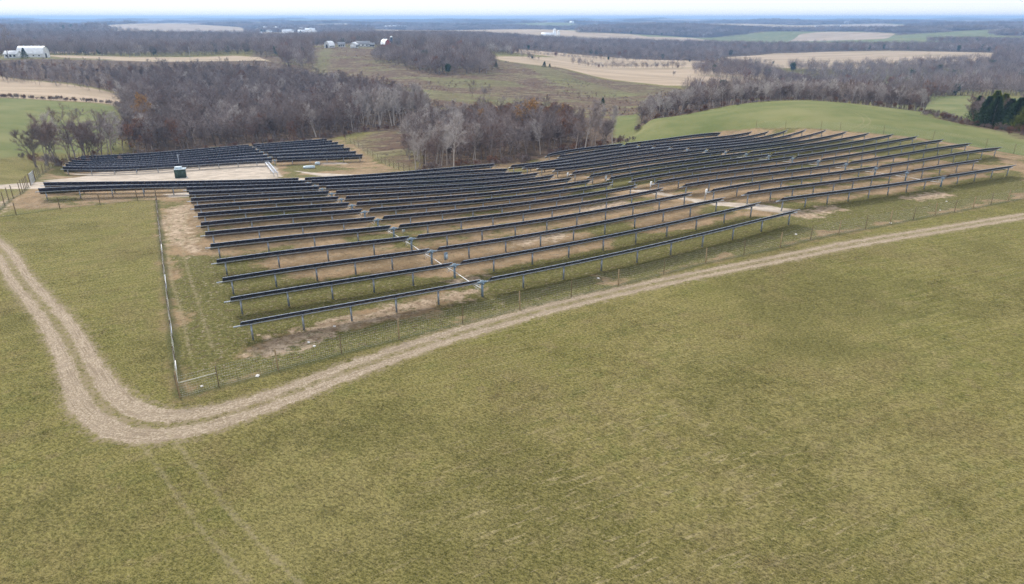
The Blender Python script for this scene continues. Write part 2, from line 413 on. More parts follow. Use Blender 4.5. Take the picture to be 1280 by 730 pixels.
FENCE_MEADOW = castp((432, 176), (438, 179), (454, 189), (472.5, 201), (492, 210), (512, 217))
FENCE_BACK = castp((945, 160.5), (981.5, 160.8), (1026, 161.5), (1049.8, 163.8), (1104, 168), (1165.8, 175), (1231.5, 185.9), (1266.7, 192.5), (1340, 206))

def catmull(P, per=6):
    P = np.array(P, float); out = []
    Q = np.vstack([2 * P[0] - P[1], P, 2 * P[-1] - P[-2]])
    for i in range(1, len(Q) - 2):
        for k in range(per):
            t = k / per
            a, b, c, d = Q[i - 1], Q[i], Q[i + 1], Q[i + 2]
            out.append(.5 * ((2 * b) + (c - a) * t + (2 * a - 5 * b + 4 * c - d) * t * t + (3 * b - a - 3 * c + d) * t ** 3))
    out.append(Q[-2]); return np.array(out)
def poly_dist(X, Y, P, W=None):
    best = np.full(len(X), 1e9); bw = np.ones(len(X))
    for i in range(len(P) - 1):
        ax, ay = P[i][:2]; bx, by = P[i + 1][:2]
        dx, dy = bx - ax, by - ay
        t = np.clip(((X - ax) * dx + (Y - ay) * dy) / (dx * dx + dy * dy + 1e-9), 0, 1)
        d = np.hypot(X - ax - t * dx, Y - ay - t * dy)
        m = d < best; best[m] = d[m]
        if W is not None: bw[m] = (W[i] + (W[i + 1] - W[i]) * t)[m]
    return (best, bw) if W is not None else best
def open_dist(X, Y, P):
    d = poly_dist(X, Y, P)
    for a, c in ((P[0], P[1]), (P[-1], P[-2])):
        d = d + np.clip(-((X - a[0]) * (c[0] - a[0]) + (Y - a[1]) * (c[1] - a[1])), 0, .01) * 1e4 * (np.hypot(X - a[0], Y - a[1]) < 6)
    return d
def poly_sdf(X, Y, P, lim=1e9):
    P = list(P)
    d = poly_dist(X, Y, P + [P[0]])
    ins = np.zeros(len(X), bool)
    for i in range(len(P)):
        ax, ay = P[i][:2]; bx, by = P[(i + 1) % len(P)][:2]
        c = ((ay > Y) != (by > Y)) & (X < (bx - ax) * (Y - ay) / (by - ay + 1e-12) + ax)
        ins ^= c
    return np.where(ins, d, -d)
TR = catmull(np.column_stack([np.array(TRACK), TRACKW]), 5)
FT = catmull(FAINT, 4); YT = catmull(YARDTRK, 4); HT_ = catmull(castp((1052, 134), (1074, 142), (1084, 151), (1076, 158), (1062, 163)), 4)
def ud(*l, v=120): return [uD(u, D, v) for u, D in l]
YARD = FENCE_FRONT[:-1] + [FENCE_FRONT[-1]] + FENCE_BACK[::-1] + castp((905, 163), (800, 180), (690, 194), (640, 204), (560, 212)) + FENCE_MEADOW[::-1] + castp((400, 172), (300, 180), (90, 198)) + FENCE_ROAD[:-2][::-1] + [FENCE_GATE[-1]] + FENCE_GATE[::-1][1:] + FENCE_HAY[:-2][::-1] + FENCE_LEFT[::-1]
PADS = [castp((95, 222), (130, 214), (222, 208), (330, 203), (345, 208), (352, 221), (335, 224), (52, 226)), castp((-60, 236), (0, 231), (60, 227), (100, 222), (110, 226), (60, 236), (0, 236), (-60, 243)),
        castp((80, 224.5), (440, 221), (455, 219), (452, 224), (300, 226.5), (85, 227.5)), castp((783, 238), (806, 237), (850, 246), (1000, 263), (1010, 266.5), (975, 267), (870, 253)),
        castp((365, 213), (395, 216), (440, 218), (475, 224), (440, 224), (395, 219)), castp((84, 217), (200, 209), (222, 207.5), (110, 219)), castp((206, 243), (236, 240), (238, 246), (212, 247)), castp((400, 203.5), (432, 203), (436, 205), (402, 205.5))]
SOILS = [castp((312, 442), (335, 424), (380, 408), (440, 393), (500, 380), (560, 366), (600, 358), (590, 372), (540, 384), (470, 402), (400, 424), (350, 440)), castp((208, 262), (240, 255), (238, 290), (232, 310), (214, 305), (205, 280)), castp((228, 290), (245, 300), (246, 318), (236, 322)),
         castp((560, 352), (600, 342), (608, 350), (575, 360)), castp((1010, 262), (1040, 255), (1060, 262), (1025, 268)), castp((1120, 246), (1170, 240), (1200, 244), (1150, 251)), castp((990, 262), (1030, 268), (1010, 272), (985, 270)), castp((0, 252), (14, 248), (18, 258), (0, 268)), castp((640, 300), (700, 290), (720, 296), (650, 308)), castp((720, 262), (780, 250), (800, 256), (735, 270))]
LUSH = [castp((222, 320), (290, 330), (400, 350), (560, 352), (450, 385), (330, 415), (305, 440), (420, 425), (560, 385), (700, 352), (770, 358), (225, 500)), castp((560, 352), (620, 340), (800, 300), (1000, 262), (1270, 215), (1270, 240), (1000, 300), (600, 385)), castp((690, 250), (800, 215), (960, 185), (1100, 175), (1220, 190), (1260, 205), (1200, 205), (1050, 190), (860, 215), (760, 240)),
        castp((360, 207), (400, 206), (420, 212), (390, 216), (362, 218)), castp((56, 214), (84, 206), (110, 210), (80, 220))]
GREENS = [ud((775, 262), (806, 268), (860, 298), (920, 314), (1010, 326), (1130, 337), (1180, 345), (1240, 310), (1280, 292), (1400, 270), (1500, 200), (1420, 185)) + FENCE_BACK[::-1] + castp((900, 165), (790, 184), (770, 186)),
          ud((745, 232), (770, 215), (820, 240), (806, 275), (815, 345), (800, 375), (775, 360), (765, 280)),
          ud((1110, 350), (1165, 345), (1220, 340), (1290, 360), (1300, 560), (1200, 600), (1120, 590)),
          castp((-120, 200), (0, 198), (40, 190), (150, 188), (150, 170), (145, 133), (60, 126), (0, 122), (-120, 114))]
STUBS = [ud((-150, 425), (0, 432), (60, 424), (150, 418), (170, 470), (80, 540), (0, 600), (-150, 640)),
         ud((95, 700), (150, 585), (340, 600), (345, 700), (330, 800), (300, 850), (60, 880)),
         ud((610, 790), (640, 705), (760, 610), (830, 560), (960, 600), (1000, 700), (1090, 740), (930, 860), (860, 1010), (700, 1010)),
         ud((880, 1000), (960, 960), (1120, 1040), (1225, 1150), (1230, 1500), (1100, 1560), (960, 1420), (900, 1250)),
         ud((640, 1010), (960, 1010), (1000, 1120), (640, 1130))]
PASTS = [ud((300, 640), (395, 590), (430, 500), (490, 400), (540, 350), (640, 330), (740, 330), (790, 345), (880, 430), (880, 520), (760, 600), (640, 700), (600, 780), (500, 840), (480, 960), (330, 960)), ud((432, 250), (455, 278), (500, 300), (545, 300), (525, 240), (515, 178), (508, 188), (470, 225)), ud((1170, 300), (1200, 292), (1240, 275), (1290, 250), (1330, 300), (1280, 340), (1200, 320))]
GSTR = [ud((395, 620), (412, 620), (420, 860), (408, 860)), ud((430, 520), (560, 452), (650, 430), (700, 395), (700, 372), (600, 395), (470, 460)), ud((640, 720), (700, 520), (770, 460), (800, 480), (700, 620)), ud((440, 850), (500, 840), (500, 960), (440, 980)), ud((0, 690), (150, 700), (150, 730), (0, 740)), ud((520, 560), (640, 530), (660, 500), (560, 480))]
LITTER = [ud((20, 236), (80, 240), (110, 262), (410, 276), (440, 290), (540, 280), (515, 180), (560, 180), (640, 186), (695, 198), (760, 220), (790, 236), (770, 262), (765, 330), (640, 335), (540, 345), (480, 420), (440, 500), (395, 620), (330, 730), (130, 700), (0, 700), (-150, 720), (-150, 660), (0, 600), (90, 540), (160, 480), (150, 270), (100, 246), (20, 250)),
          ud((800, 272), (860, 299), (920, 315), (1010, 327), (1130, 337), (1160, 340), (1160, 430), (1000, 470), (860, 440), (800, 400)), ud((1190, 292), (1230, 286), (1290, 262), (1400, 240), (1400, 400), (1230, 330))]

# ------------------------------------------------------------------ the ground sheet, split by what covers it
azf = np.radians(np.arange(-46, 46.01, 0.2)); azc = np.radians(np.concatenate([np.arange(48, 180, 3), np.arange(180, 313, 3)]))
AZ = np.concatenate([azf, azc]); AZ = np.where(AZ > PI, AZ - 2 * PI, AZ)
RAD = [1.0, 4, 8, 12, 16, 20]
while RAD[-1] < 15500: RAD.append(RAD[-1] * (1.0075 if RAD[-1] > 60 else 1.011))
RAD = np.array(RAD)
GX = (np.sin(AZ)[None] * RAD[:, None]); GY = (np.cos(AZ)[None] * RAD[:, None])
nr, na = GX.shape
X = GX.ravel(); Y = GY.ravel()
Z = ground(X, Y)
D0 = np.hypot(X, Y)
A = {}
def masked(fn, lim, default):
    o = np.full(len(X), default, np.float32); m = (D0 < lim) & (Y > -40); o[m] = fn(X[m], Y[m]); return o
wt = np.full(len(X), 1.5, np.float32); dt = np.full(len(X), 99., np.float32)
mnear = (D0 < 330) & (Y > -40)
dt[mnear], wt[mnear] = poly_dist(X[mnear], Y[mnear], TR[:, :2], TR[:, 2])
A['d_track'] = dt; A['w_track'] = wt
A['d_faint'] = masked(lambda x, y: np.minimum.reduce([open_dist(x, y, FT), open_dist(x, y, YT), open_dist(x, y, HT_)]), 330, 99)
A['d_fence'] = masked(lambda x, y: np.minimum.reduce([poly_dist(x, y, q) for q in (FENCE_FRONT, FENCE_LEFT, FENCE_HAY, FENCE_GATE, FENCE_ROAD, FENCE_BACK)]), 330, 99)
def many(L, lim): return masked(lambda x, y: np.maximum.reduce([poly_sdf(x, y, q) for q in L]), lim, -99)
A['m_yard'] = many([YARD], 420); A['m_gravel'] = many(PADS, 420); A['m_soil'] = many(SOILS, 420); 
lush = many(LUSH, 420); A['m_lush'] = np.clip(lush / 4 + .5, 0, 1).astype(np.float32)
A['m_green'] = many(GREENS, 900); A['m_stubble'] = many(STUBS, 2500); A['m_pasture'] = many(PASTS, 1500)
A['m_greenstrip'] = many(GSTR, 1500); A['m_litter'] = many(LITTER, 1200)
FAR_TAN = [ud((140, 2250), (200, 2050), (300, 2120), (325, 2700), (290, 3700), (122, 3900), v=35), ud((-200, 2500), (110, 2450), (90, 3300), (-200, 3600), v=35), ud((770, 1850), (830, 1700), (905, 1760), (945, 2250), (860, 2500), (760, 2300), v=45), ud((880, 3300), (1010, 3200), (1030, 4600), (870, 4600), v=30), ud((985, 2500), (1050, 2420), (1105, 2560), (1120, 2800), (1040, 2950), (1000, 2800), v=40)]
FAR_GREEN = [ud((470, 2000), (700, 1950), (740, 3300), (465, 3300), v=38), ud((325, 1650), (400, 1650), (405, 2500), (325, 2500), v=42), ud((650, 1500), (760, 1480), (790, 1780), (640, 1800), v=50)]
# open country beyond: fields where the pattern of farms leaves them, woods between
def openland(x, y):
    D = np.hypot(x, y)
    a = np.sin(x / 520 + 1.7 * np.sin(y / 800 + .4)) + np.sin(y / 300 + 1.2 * np.sin(x / 760)) * 1.1 + 1.2 * np.sin(x / 170 + 2 * np.sin(y / 260)) * np.sin(y / 150)
    for q in FAR_TAN + FAR_GREEN: a = np.maximum(a, .62 + poly_sdf(x, y, q) / 60)
    return a - .62 + np.clip((D - 2600) / 4500, 0, .7) - np.clip((2000 - D) / 900, 0, 3) * (x > 0)
farm = openland(X, Y) * 60; stub0 = A['m_stubble'].copy()
m = D0 > 1050
for q in FAR_TAN: stub0 = np.maximum(stub0, poly_sdf(X, Y, q))
A['m_stubble'] = np.maximum(A['m_stubble'], np.where(D0 > 1500, stub0, -99)).astype(np.float32)
for q in FAR_GREEN: A['m_green'] = np.maximum(A['m_green'], poly_sdf(X, Y, q)).astype(np.float32)
A['m_stubble'] = np.where(m, np.maximum(A['m_stubble'], np.where(np.sin(X / 500 + Y / 900) > -.35, farm, -60)), A['m_stubble']).astype(np.float32)
A['m_green'] = np.where(m, np.maximum(A['m_green'], np.where(np.sin(X / 500 + Y / 900) <= -.35, farm, -60)), A['m_green']).astype(np.float32)
A['m_litter'] = np.where(m & (farm < 0) & (stub0 < 0), np.maximum(A['m_litter'], -farm), A['m_litter']).astype(np.float32)

ii = np.arange(nr - 1)[:, None] * na; jj = np.arange(na)[None]; j2 = (jj + 1) % na
Fq = np.stack([ii + jj, ii + j2, ii + na + j2, ii + na + jj], -1).reshape(-1, 4)[:, ::-1]
def fc(a): return A[a][Fq].mean(1)
region = np.zeros(len(Fq), int)
NAMES = ['hay_field', 'green_hillside', 'pasture', 'stubble_field', 'forest_floor', 'solar_yard_ground', 'gravel_pad', 'dirt_track']
region[fc('m_green') > 0] = 1
region[fc('m_pasture') > 0] = 2
region[fc('m_stubble') > 0] = 3
region[fc('m_litter') > 0] = 4
region[fc('m_yard') > 0] = 5
region[fc('m_gravel') > 0] = 6
region[fc('d_track') < fc('w_track') * 1.0] = 7
# smooth normals for the whole sheet so that the pieces meet without a seam
V3 = np.stack([X, Y, Z], -1)
nf = np.cross(V3[Fq[:, 1]] - V3[Fq[:, 0]], V3[Fq[:, 3]] - V3[Fq[:, 0]])
nf /= np.linalg.norm(nf, axis=1)[:, None] + 1e-12
NV = np.zeros_like(V3)
for k in range(4): np.add.at(NV, Fq[:, k], nf)
NV /= np.linalg.norm(NV, axis=1)[:, None] + 1e-12
for r, nm in enumerate(NAMES):
    fs = Fq[region == r]
    if not len(fs): continue
    used, inv = np.unique(fs, return_inverse=True)
    me = bpy.data.meshes.new(nm)
    me.vertices.add(len(used)); me.vertices.foreach_set('co', V3[used].ravel())
    me.loops.add(len(fs) * 4); me.loops.foreach_set('vertex_index', inv.ravel())
    me.polygons.add(len(fs)); me.polygons.foreach_set('loop_start', np.arange(len(fs)) * 4); me.polygons.foreach_set('loop_total', np.full(len(fs), 4))
    me.polygons.foreach_set('use_smooth', np.ones(len(fs), bool))
    for a, arr in A.items():
        at = me.attributes.new(a, 'FLOAT', 'POINT'); at.data.foreach_set('value', np.ascontiguousarray(arr[used], dtype=np.float32))
    me.materials.append(GM); me.update(calc_edges=True)
    me.normals_split_custom_set_from_vertices([tuple(v) for v in NV[used]])
    o = bpy.data.objects.new(nm, me); COL.objects.link(o); tag(o, kind='structure')

# ------------------------------------------------------------------ haze in the air
HZB, HZT = float(Z.min()) - 1, max(float(Z[D0 < 14000].max()) + 14, 46); print('GROUND', Z.min(), Z.max(), 'haze top', HZT, flush=True)
hz = MB(); hz.box((0, 0, (HZT + HZB) / 2), (31200, 31200, HZT - HZB))
th = bpy.data.materials.new('haze'); th.use_nodes = True
tn = th.node_tree; tn.nodes.remove(tn.nodes['Principled BSDF'])
pv = tn.nodes.new('ShaderNodeVolumePrincipled')
pv.inputs['Color'].default_value = (.37, .61, 1, 1)
pv.inputs['Density'].default_value = 1 / 6000
pv.inputs['Anisotropy'].default_value = 0.2
tn.links.new(pv.outputs[0], tn.nodes['Material Output'].inputs['Volume'])
tag(hz.build('haze', th), kind='stuff')

# ------------------------------------------------------------------ materials of things
M_STEEL = plain('galvanised_steel', (.42, .46, .50), .45, .6, .12, 3, .5)
M_STEEL2 = plain('weathered_steel', (.33, .36, .39), .55, .4, .2, 3, .4)
M_FRAME = plain('aluminium_frame', (.52, .58, .68), .5, .1, .06, 5, .5)
M_DRIVE = plain('drive_paint', (.22, .30, .37), .5, .1, .15, 5)
M_WHITE = plain('white_paint', (.78, .79, .78), .5, 0, .05, 2)
M_GREENP = plain('green_paint', (.035, .065, .050), .5, 0, .15, 2)
M_LID = plain('pale_blue_paint', (.50, .60, .66), .5, 0, .1, 2)
M_WOODP = plain('treated_wood', (.27, .20, .115), .9, 0, .3, 9)
M_TPOST = plain('dark_post', (.14, .105, .065), .9, 0, .3, 9)
M_WIRE = plain('fence_wire', (.42, .44, .43), .5, .5, .1, 1)
M_RAIL = plain('support_rail', (.085, .095, .115), .6, .2, .2)
tp = NT('panel_back'); tp.b.inputs['Roughness'].default_value = .35; tp.b.inputs['Specular IOR Level'].default_value = .5
M_BACK = tp.col(tp.mix(tp.rng(tp.noise(1.5), .3, .7), (.014, .020, .044), (.024, .033, .066)))
tp = NT('panel_glass'); tp.b.inputs['Roughness'].default_value = .12; tp.b.inputs['Specular IOR Level'].default_value = .6
M_GLASS = tp.col(tp.mix(tp.rng(tp.noise(.8), .3, .7), (.012, .020, .055), (.020, .032, .080)))

# ------------------------------------------------------------------ solar trackers
RD = np.array([math.sin(ROWPHI), math.cos(ROWPHI)])        # along the rows
ND = np.array([-math.cos(ROWPHI), math.sin(ROWPHI)])       # away across the rows
PIT, Q0, QB = 4.47612 * 1.5, 35.3067 * 1.5, 135.2794 * 1.5
PW = 2.15
def post_mesh():
    b = MB()
    b.box((0, 0, -1.05), (.16, .012, 2.2)); b.box((-.08, 0, -1.05), (.012, .13, 2.2)); b.box((.08, 0, -1.05), (.012, .13, 2.2))
    b.box((0, 0, -.02), (.26, .20, .16))
    return b.mesh('post', M_STEEL)
POSTM = post_mesh()
def drive_mesh():
    b = MB()
    b.box((0, 0, -.75), (.20, .20, 1.9)); b.box((0, 0, .02), (.36, .30, .36)); b.tube([(-.5, 0, 0), (.5, 0, 0)], .12, 10)
    b.box((.0, -.24, -.1), (.16, .24, .2))
    return b.mesh('drive_unit', M_DRIVE)
DRIVEM = drive_mesh()
def bracket_mesh():
    b = MB()
    b.tube([(0, -.8, .1), (0, 0, -.1), (0, .7, -.45)], .035, 6); b.tube([(-.5, -.2, -.05), (0, -.55, -.5)], .025, 5); b.tube([(.5, .2, -.05), (0, .45, -.9)], .025, 5)
    return b.mesh('damper_arm', M_WHITE)
BRKM = bracket_mesh()
def tracker(q, wings, gap, tilt, label, group, tubeh=None):
    """wings: list of (a0,a1) along the row; gap: place of the drive"""
    ct, st = math.cos(tilt), math.sin(tilt)
    th_ = HIGH - PW / 2 * st
    q = q + PW / 2 * ct
    aa = np.linspace(wings[0][0] - .6, wings[-1][1] + .6, 40)
    P = RD[None] * aa[:, None] + ND[None] * q
    g = ground(P[:, 0], P[:, 1]) + th_
    deg = 4 if aa[-1] - aa[0] > 60 else 3
    c = np.polyfit(aa, g, deg)
    zt = lambda a: np.polyval(c, a)
    mid = gap if gap is not None else (wings[0][0] + wings[0][1]) / 2
    base = Vector((*(RD * mid + ND * q), gz(*(RD * mid + ND * q))))
    root = empty('solar_tracker', base); tag(root, label, 'solar panel row', group)
    def W(a, dq=0, dz=0):
        xy = RD * a + ND * (q + dq); return np.array([xy[0] - base.x, xy[1] - base.y, zt(a) + dz - base.z])
    ang = math.atan2(RD[1], RD[0])
    b = MB(); b.tube([W(a) for a in aa], .075, 8); b.build('torque_tube', M_STEEL, root, True)
    for (a0, a1) in wings:
        b = MB(); nmod = max(1, round((a1 - a0) / 1.06)); stp = (a1 - a0) / nmod
        for i in range(nmod):
            s0, s1 = a0 + i * stp + .006, a0 + (i + 1) * stp - .006
            vs = []
            for top in (0.11, 0.155):
                for (s, e) in ((s0, -1), (s1, -1), (s1, 1), (s0, 1)):      # e=-1 the upper edge nearer the track, +1 the lower edge
                    vs.append(W(s, e * PW / 2 * ct + top * st, -e * PW / 2 * st + top * ct))
            b.add(vs, [(0, 3, 2, 1)], 1); k = b.n - 8
            for f_, fm in (((0,1,5,4),0),((1,2,6,5),1),((2,3,7,6),0),((3,0,4,7),1)): b.f.append([x + k for x in f_]); b.m.append(fm)
            b.f.append([4 + k, 5 + k, 6 + k, 7 + k]); b.m.append(2)
            # support rail under each joint
            rv = []
            for top in (0.05, 0.108):
                for (s, e) in ((s0, -.42), (s0 + .045, -.42), (s0 + .045, .42), (s0, .42)):
                    rv.append(W(s, e * PW / 2 * ct + top * st, -e * PW / 2 * st + top * ct))
            b.add(rv, [(0,3,2,1),(4,5,6,7),(0,1,5,4),(1,2,6,5),(2,3,7,6),(3,0,4,7)], 3)
        b.build('panel_row', [M_FRAME, M_BACK, M_GLASS, M_RAIL], root)
        a0p, a1p = a0 + .9, a1 - .9
        if gap is not None:
            if a1 < gap + 1: a1p = gap - 5.1
            else: a0p = gap + 5.1
        npst = max(2, round((a1p - a0p) / 5.1) + 1)
        for i in range(npst):
            a = a0p + (a1p - a0p) * i / (npst - 1)
            wv = W(a); xy = RD * a + ND * q
            o = put('post', POSTM, root, wv, (0, 0, ang))
            hh = zt(a) - gz(*xy) + .25
            o.scale = (1, 1, max(hh, .5) / 2.1)
    if gap is not None:
        du = put('drive_unit', DRIVEM, root, W(gap), (0, 0, ang)); put('damper_arm', BRKM, du, (-.7, 0, 0))
    return root, (lambda a: base + Vector(W(a)))
ORD = ['first', 'second', 'third', 'fourth', 'fifth', 'sixth', 'seventh', 'eighth', 'ninth', 'tenth', 'eleventh', 'twelfth', 'thirteenth', 'fourteenth', 'fifteenth', 'sixteenth']
RL = [4.0,4.1,4.2,4.4,4.5,4.6,4.7,4.9,5.0,5.1,5.3,5.4,-9.7,-9.5]
RG = [20.3,20.2,20.2,20.2,20.2,20.2,20.3,20.3,20.4,20.5,20.5,20.7,20.8,20.9]
RR = [52.7,52.7,52.6,52.4,52.3,52.2,52.0,52.0,52.0,52.0,52.2,52.0,52.0,52.0]
rods = []
for k in range(1, 15):
    l, g_, r_ = RL[k - 1] * 1.5, RG[k - 1] * 1.5, RR[k - 1] * 1.5
    lab = {1: 'long dark solar panel row nearest the wire fence and dirt track', 13: 'second backmost long solar row, reaching far left past the hay field fence', 14: 'backmost long dark solar row beside the gravel pad with the green cabinet'}.get(k, '%s dark solar panel row back from the front wire fence, left of the pale aisle' % ORD[k - 1])
    root, fn = tracker(Q0 + k * PIT, [(l, g_ - .55), (g_ + .75, r_)], g_, R(33 + .6 * k), lab, 'dark solar panel rows in the near block')
    rods.append(fn(g_))
CL = [55.9,55.9,55.5,55.6,55.3,55.3,55.2,55.2,55.3,55.2,55.2,55.2,55.2,67.7,67.9]
CG = [84.3,84.4,84.9,85.1,85.3,85.4,85.6,85.6,85.7,85.8,85.7,85.8,85.7,85.8,85.8]
CR = [99.7,100.0,114.2,114.4,114.8,115.2,115.6,115.6,115.7,115.9,116.0,116.2,116.1,116.2,111.8]
rods2 = []
for i in range(15):
    k = i + 2
    l, g_, r_ = CL[i] * 1.5, CG[i] * 1.5, CR[i] * 1.5
    lab = {0: 'front solar row of the far right block, nearest the fence, beyond the pale aisle', 14: 'backmost solar row of the right block, starting beside the bare wood'}.get(i, '%s solar panel row back from the front of the block right of the pale aisle' % ORD[i])
    root, fn = tracker(Q0 + k * PIT, [(l, g_ - .5), (g_ + .6, r_)], g_, R(33 + .55 * k), lab, 'dark solar panel rows in the right block')
    rods2.append(fn(g_))
BL = [-10.2,-10.0,-9.8,-9.5,-9.1,-8.8,-8.5]; BR = [42.9,42.9,42.9,42.9,42.8,42.7,42.6]
for i in range(7):
    lab = {0: 'front solar row of the far left block, behind the green cabinet on the gravel', 6: 'backmost solar row of the far left block, right under the bare wood'}.get(i, '%s solar panel row back in the far left block behind the gravel pad' % ORD[i])
    tracker(QB + (i + 1) * PIT, [(BL[i] * 1.5, 25.1 * 1.5 - .7), (25.1 * 1.5 + .7, BR[i] * 1.5)], 25.1 * 1.5, R(50), lab, 'solar panel rows in the far left block')
for nm, L_, grp in (('near', rods[:6], 'the near block'), ('right', rods2[:9], 'the right block')):
    for i in range(len(L_) - 1):
        a, c = L_[i], L_[i + 1]
        b = MB(); dn = Vector((0, 0, .75))
        p0 = a - dn; p1 = c - dn
        b.tube([p0 - p0, (p1 - p0) * .5 - Vector((0, 0, .1)), p1 - p0], .045, 6)
        o = b.build('drive_shaft', M_WHITE, loc=p0)
        tag(o, 'thin pale drive shaft joining the %s and %s solar rows of %s' % (ORD[i], ORD[i + 1], grp), 'shaft', 'pale drive shafts between the solar rows of ' + grp)

# ------------------------------------------------------------------ fences
def resample(P, step):
    P = [np.array(p, float) for p in P]; out = [P[0]]; 
    for a, c in zip(P[:-1], P[1:]):
        n_ = max(1, round(np.linalg.norm(c - a) / step))
        out += [a + (c - a) * i / n_ for i in range(1, n_ + 1)]
    return out
def wire_fence(P, label, step=5.6, hgt=1.95, thick=.13, mat=None, mat2=None, brace=False, seed=0, seethru=True):
    mat = mat or M_WOODP
    rr = random.Random(seed); pts = resample(P, step)
    zs = ground([p[0] for p in pts], [p[1] for p in pts])
    base = Vector((pts[0][0], pts[0][1], zs[0])); root = empty('wire_fence', base); tag(root, label, 'fence')
    T3 = [Vector((p[0], p[1], z)) - base for p, z in zip(pts, zs)]
    mw = {}
    for key in (0, 1):
        b = MB(); b.tube([(0, 0, -.4), (0, 0, 1)], (thick / 2 if key == 0 else thick * .33), 8); mw[key] = b.mesh('post', mat if key == 0 or not mat2 else mat2)
    for i, p in enumerate(T3):
        h = hgt + rr.uniform(-.08, .10) + (.45 if (i == 0 and brace) else 0)
        o = put('post', mw[0 if i % 2 == 0 or not mat2 else 1], root, p, (rr.uniform(-.03, .03), rr.uniform(-.03, .03), 0), (1, 1, h))
    b = MB()
    for i in range(len(T3) - 1):
        a, c = T3[i], T3[i + 1]; L_ = (c - a).length; dirv = (c - a).normalized()
        for h in (.06, .22, .40, .60, .82, 1.06, 1.32, 1.58, 1.82):
            hh = h * hgt / 1.95
            sag = Vector((0, 0, -.02))
            b.tube([a + Vector((0, 0, hh)), (a + c) / 2 + Vector((0, 0, hh)) + sag, c + Vector((0, 0, hh))], .0036, 3, cap=False)
        nv = int(L_ / .19)
        for j in range(1, nv):
            q = a + (c - a) * (j / nv)
            sx, sy = dirv.x * .0034, dirv.y * .0034
            b.add([(q.x - sx, q.y - sy, q.z + .05), (q.x + sx, q.y + sy, q.z + .05), (q.x + sx, q.y + sy, q.z + 1.82 * hgt / 1.95), (q.x - sx, q.y - sy, q.z + 1.82 * hgt / 1.95)], [(0, 1, 2, 3)])
    b.build('wire_mesh', M_WIRE, root)
    if brace and len(T3) > 1:
        b = MB(); a, c = T3[0], T3[1]
        b.tube([a + Vector((0, 0, 1.25)), c + Vector((0, 0, 1.25))], .05, 6); b.build('brace_rail', plain('pale_rail', (.42, .40, .30)), root)
    return root
wire_fence([FENCE_FRONT[0]] + [tuple(np.array(FENCE_FRONT[0]) + (np.array(FENCE_FRONT[1]) - np.array(FENCE_FRONT[0])) * .38)] + FENCE_FRONT[1:], 'long wire fence with brown posts between the dirt track and the front solar row', mat2=M_TPOST, brace=True, seed=1)
wire_fence(FENCE_LEFT, 'wire fence running straight away beside the left ends of the solar rows', seed=2, mat=M_TPOST, thick=.12)
wire_fence(FENCE_HAY, 'wire fence along the back of the small hay field, below the long left rows', step=8, seed=3, mat=M_TPOST)
wire_fence(FENCE_GATE, 'short wire fence with dark posts in front of the gate at far left', step=4, hgt=2.3, seed=4, mat=M_TPOST)
wire_fence(FENCE_ROAD, 'wire fence running from the gate back to the left end of the far rows', step=5, hgt=2.3, seed=5, mat=M_TPOST)
wire_fence(FENCE_MEADOW, 'wire fence beside the small dull meadow in front of the bare wood', step=6.5, hgt=2.2, seed=6, mat=M_TPOST)
wire_fence(FENCE_BACK, 'thin wire fence along the foot of the green hill behind the right solar block', step=11, hgt=2.6, seed=7, mat=M_TPOST, thick=.09)
# signs on the left fence
def on_fence(P, t, h):
    a, c = np.array(P[0]), np.array(P[-1]); q = a + (c - a) * t; return Vector((q[0], q[1], gz(*q) + h)), math.atan2(*(c - a)[::-1])
for i, (t, L_, mt, lab) in enumerate(((.035, 1.5, M_WHITE, 'white board fixed to the left fence nearest its corner post'), (.13, 2.3, M_STEEL, 'long steel blue rail lying against the left fence, second from the corner'), (.30, 4.5, M_STEEL, 'longest steel blue rail against the left fence, third from the corner'), (.47, 2.5, M_WHITE, 'pale rail fixed farther up the left fence'))):
    p, a = on_fence(FENCE_LEFT, t, 1.5)
    b = MB(); b.box((0, 0, 0), (L_, .05, .16)); b.box((-L_ / 2 + .1, 0, -.12), (.05, .04, .3)); b.box((L_ / 2 - .1, 0, -.12), (.05, .04, .3))
    o = b.build('fence_rail', mt, loc=p + Vector((.10, 0, 0)), rz=a); tag(o, lab, 'rail')
# metal gate
g0 = Vector((*cast(38.5, 232), 0)); g1 = Vector((*cast(44, 226), 0)); g0.z = gz(g0.x, g0.y); g1.z = gz(g1.x, g1.y)
root = empty('metal_gate', g0); tag(root, 'tall pale mesh gate across the gravel drive at far left', 'gate')
dv = g1 - g0; b = MB()
for h in (.1, 1.2, 2.3): b.tube([Vector((0, 0, h)), dv + Vector((0, 0, h))], .035, 6)
for t in (0, .5, 1): b.tube([dv * t + Vector((0, 0, .1)), dv * t + Vector((0, 0, 2.3))], .035, 6)
b.build('gate_frame', M_STEEL, root); b = MB()
for j in range(40):
    t = j / 40; b.tube([dv * t + Vector((0, 0, .1)), dv * t + Vector((0, 0, 2.3))], .012, 3, cap=False)
for j in range(18): b.tube([Vector((0, 0, .1 + j * .125)), dv + Vector((0, 0, .1 + j * .125))], .010, 3, cap=False)
b.build('gate_mesh', M_STEEL, root)
for v_ in (Vector((0, 0, 0)), dv):
    b = MB(); b.tube([v_ + Vector((0, 0, -.3)), v_ + Vector((0, 0, 2.5))], .09, 8); b.build('post', M_TPOST, root)

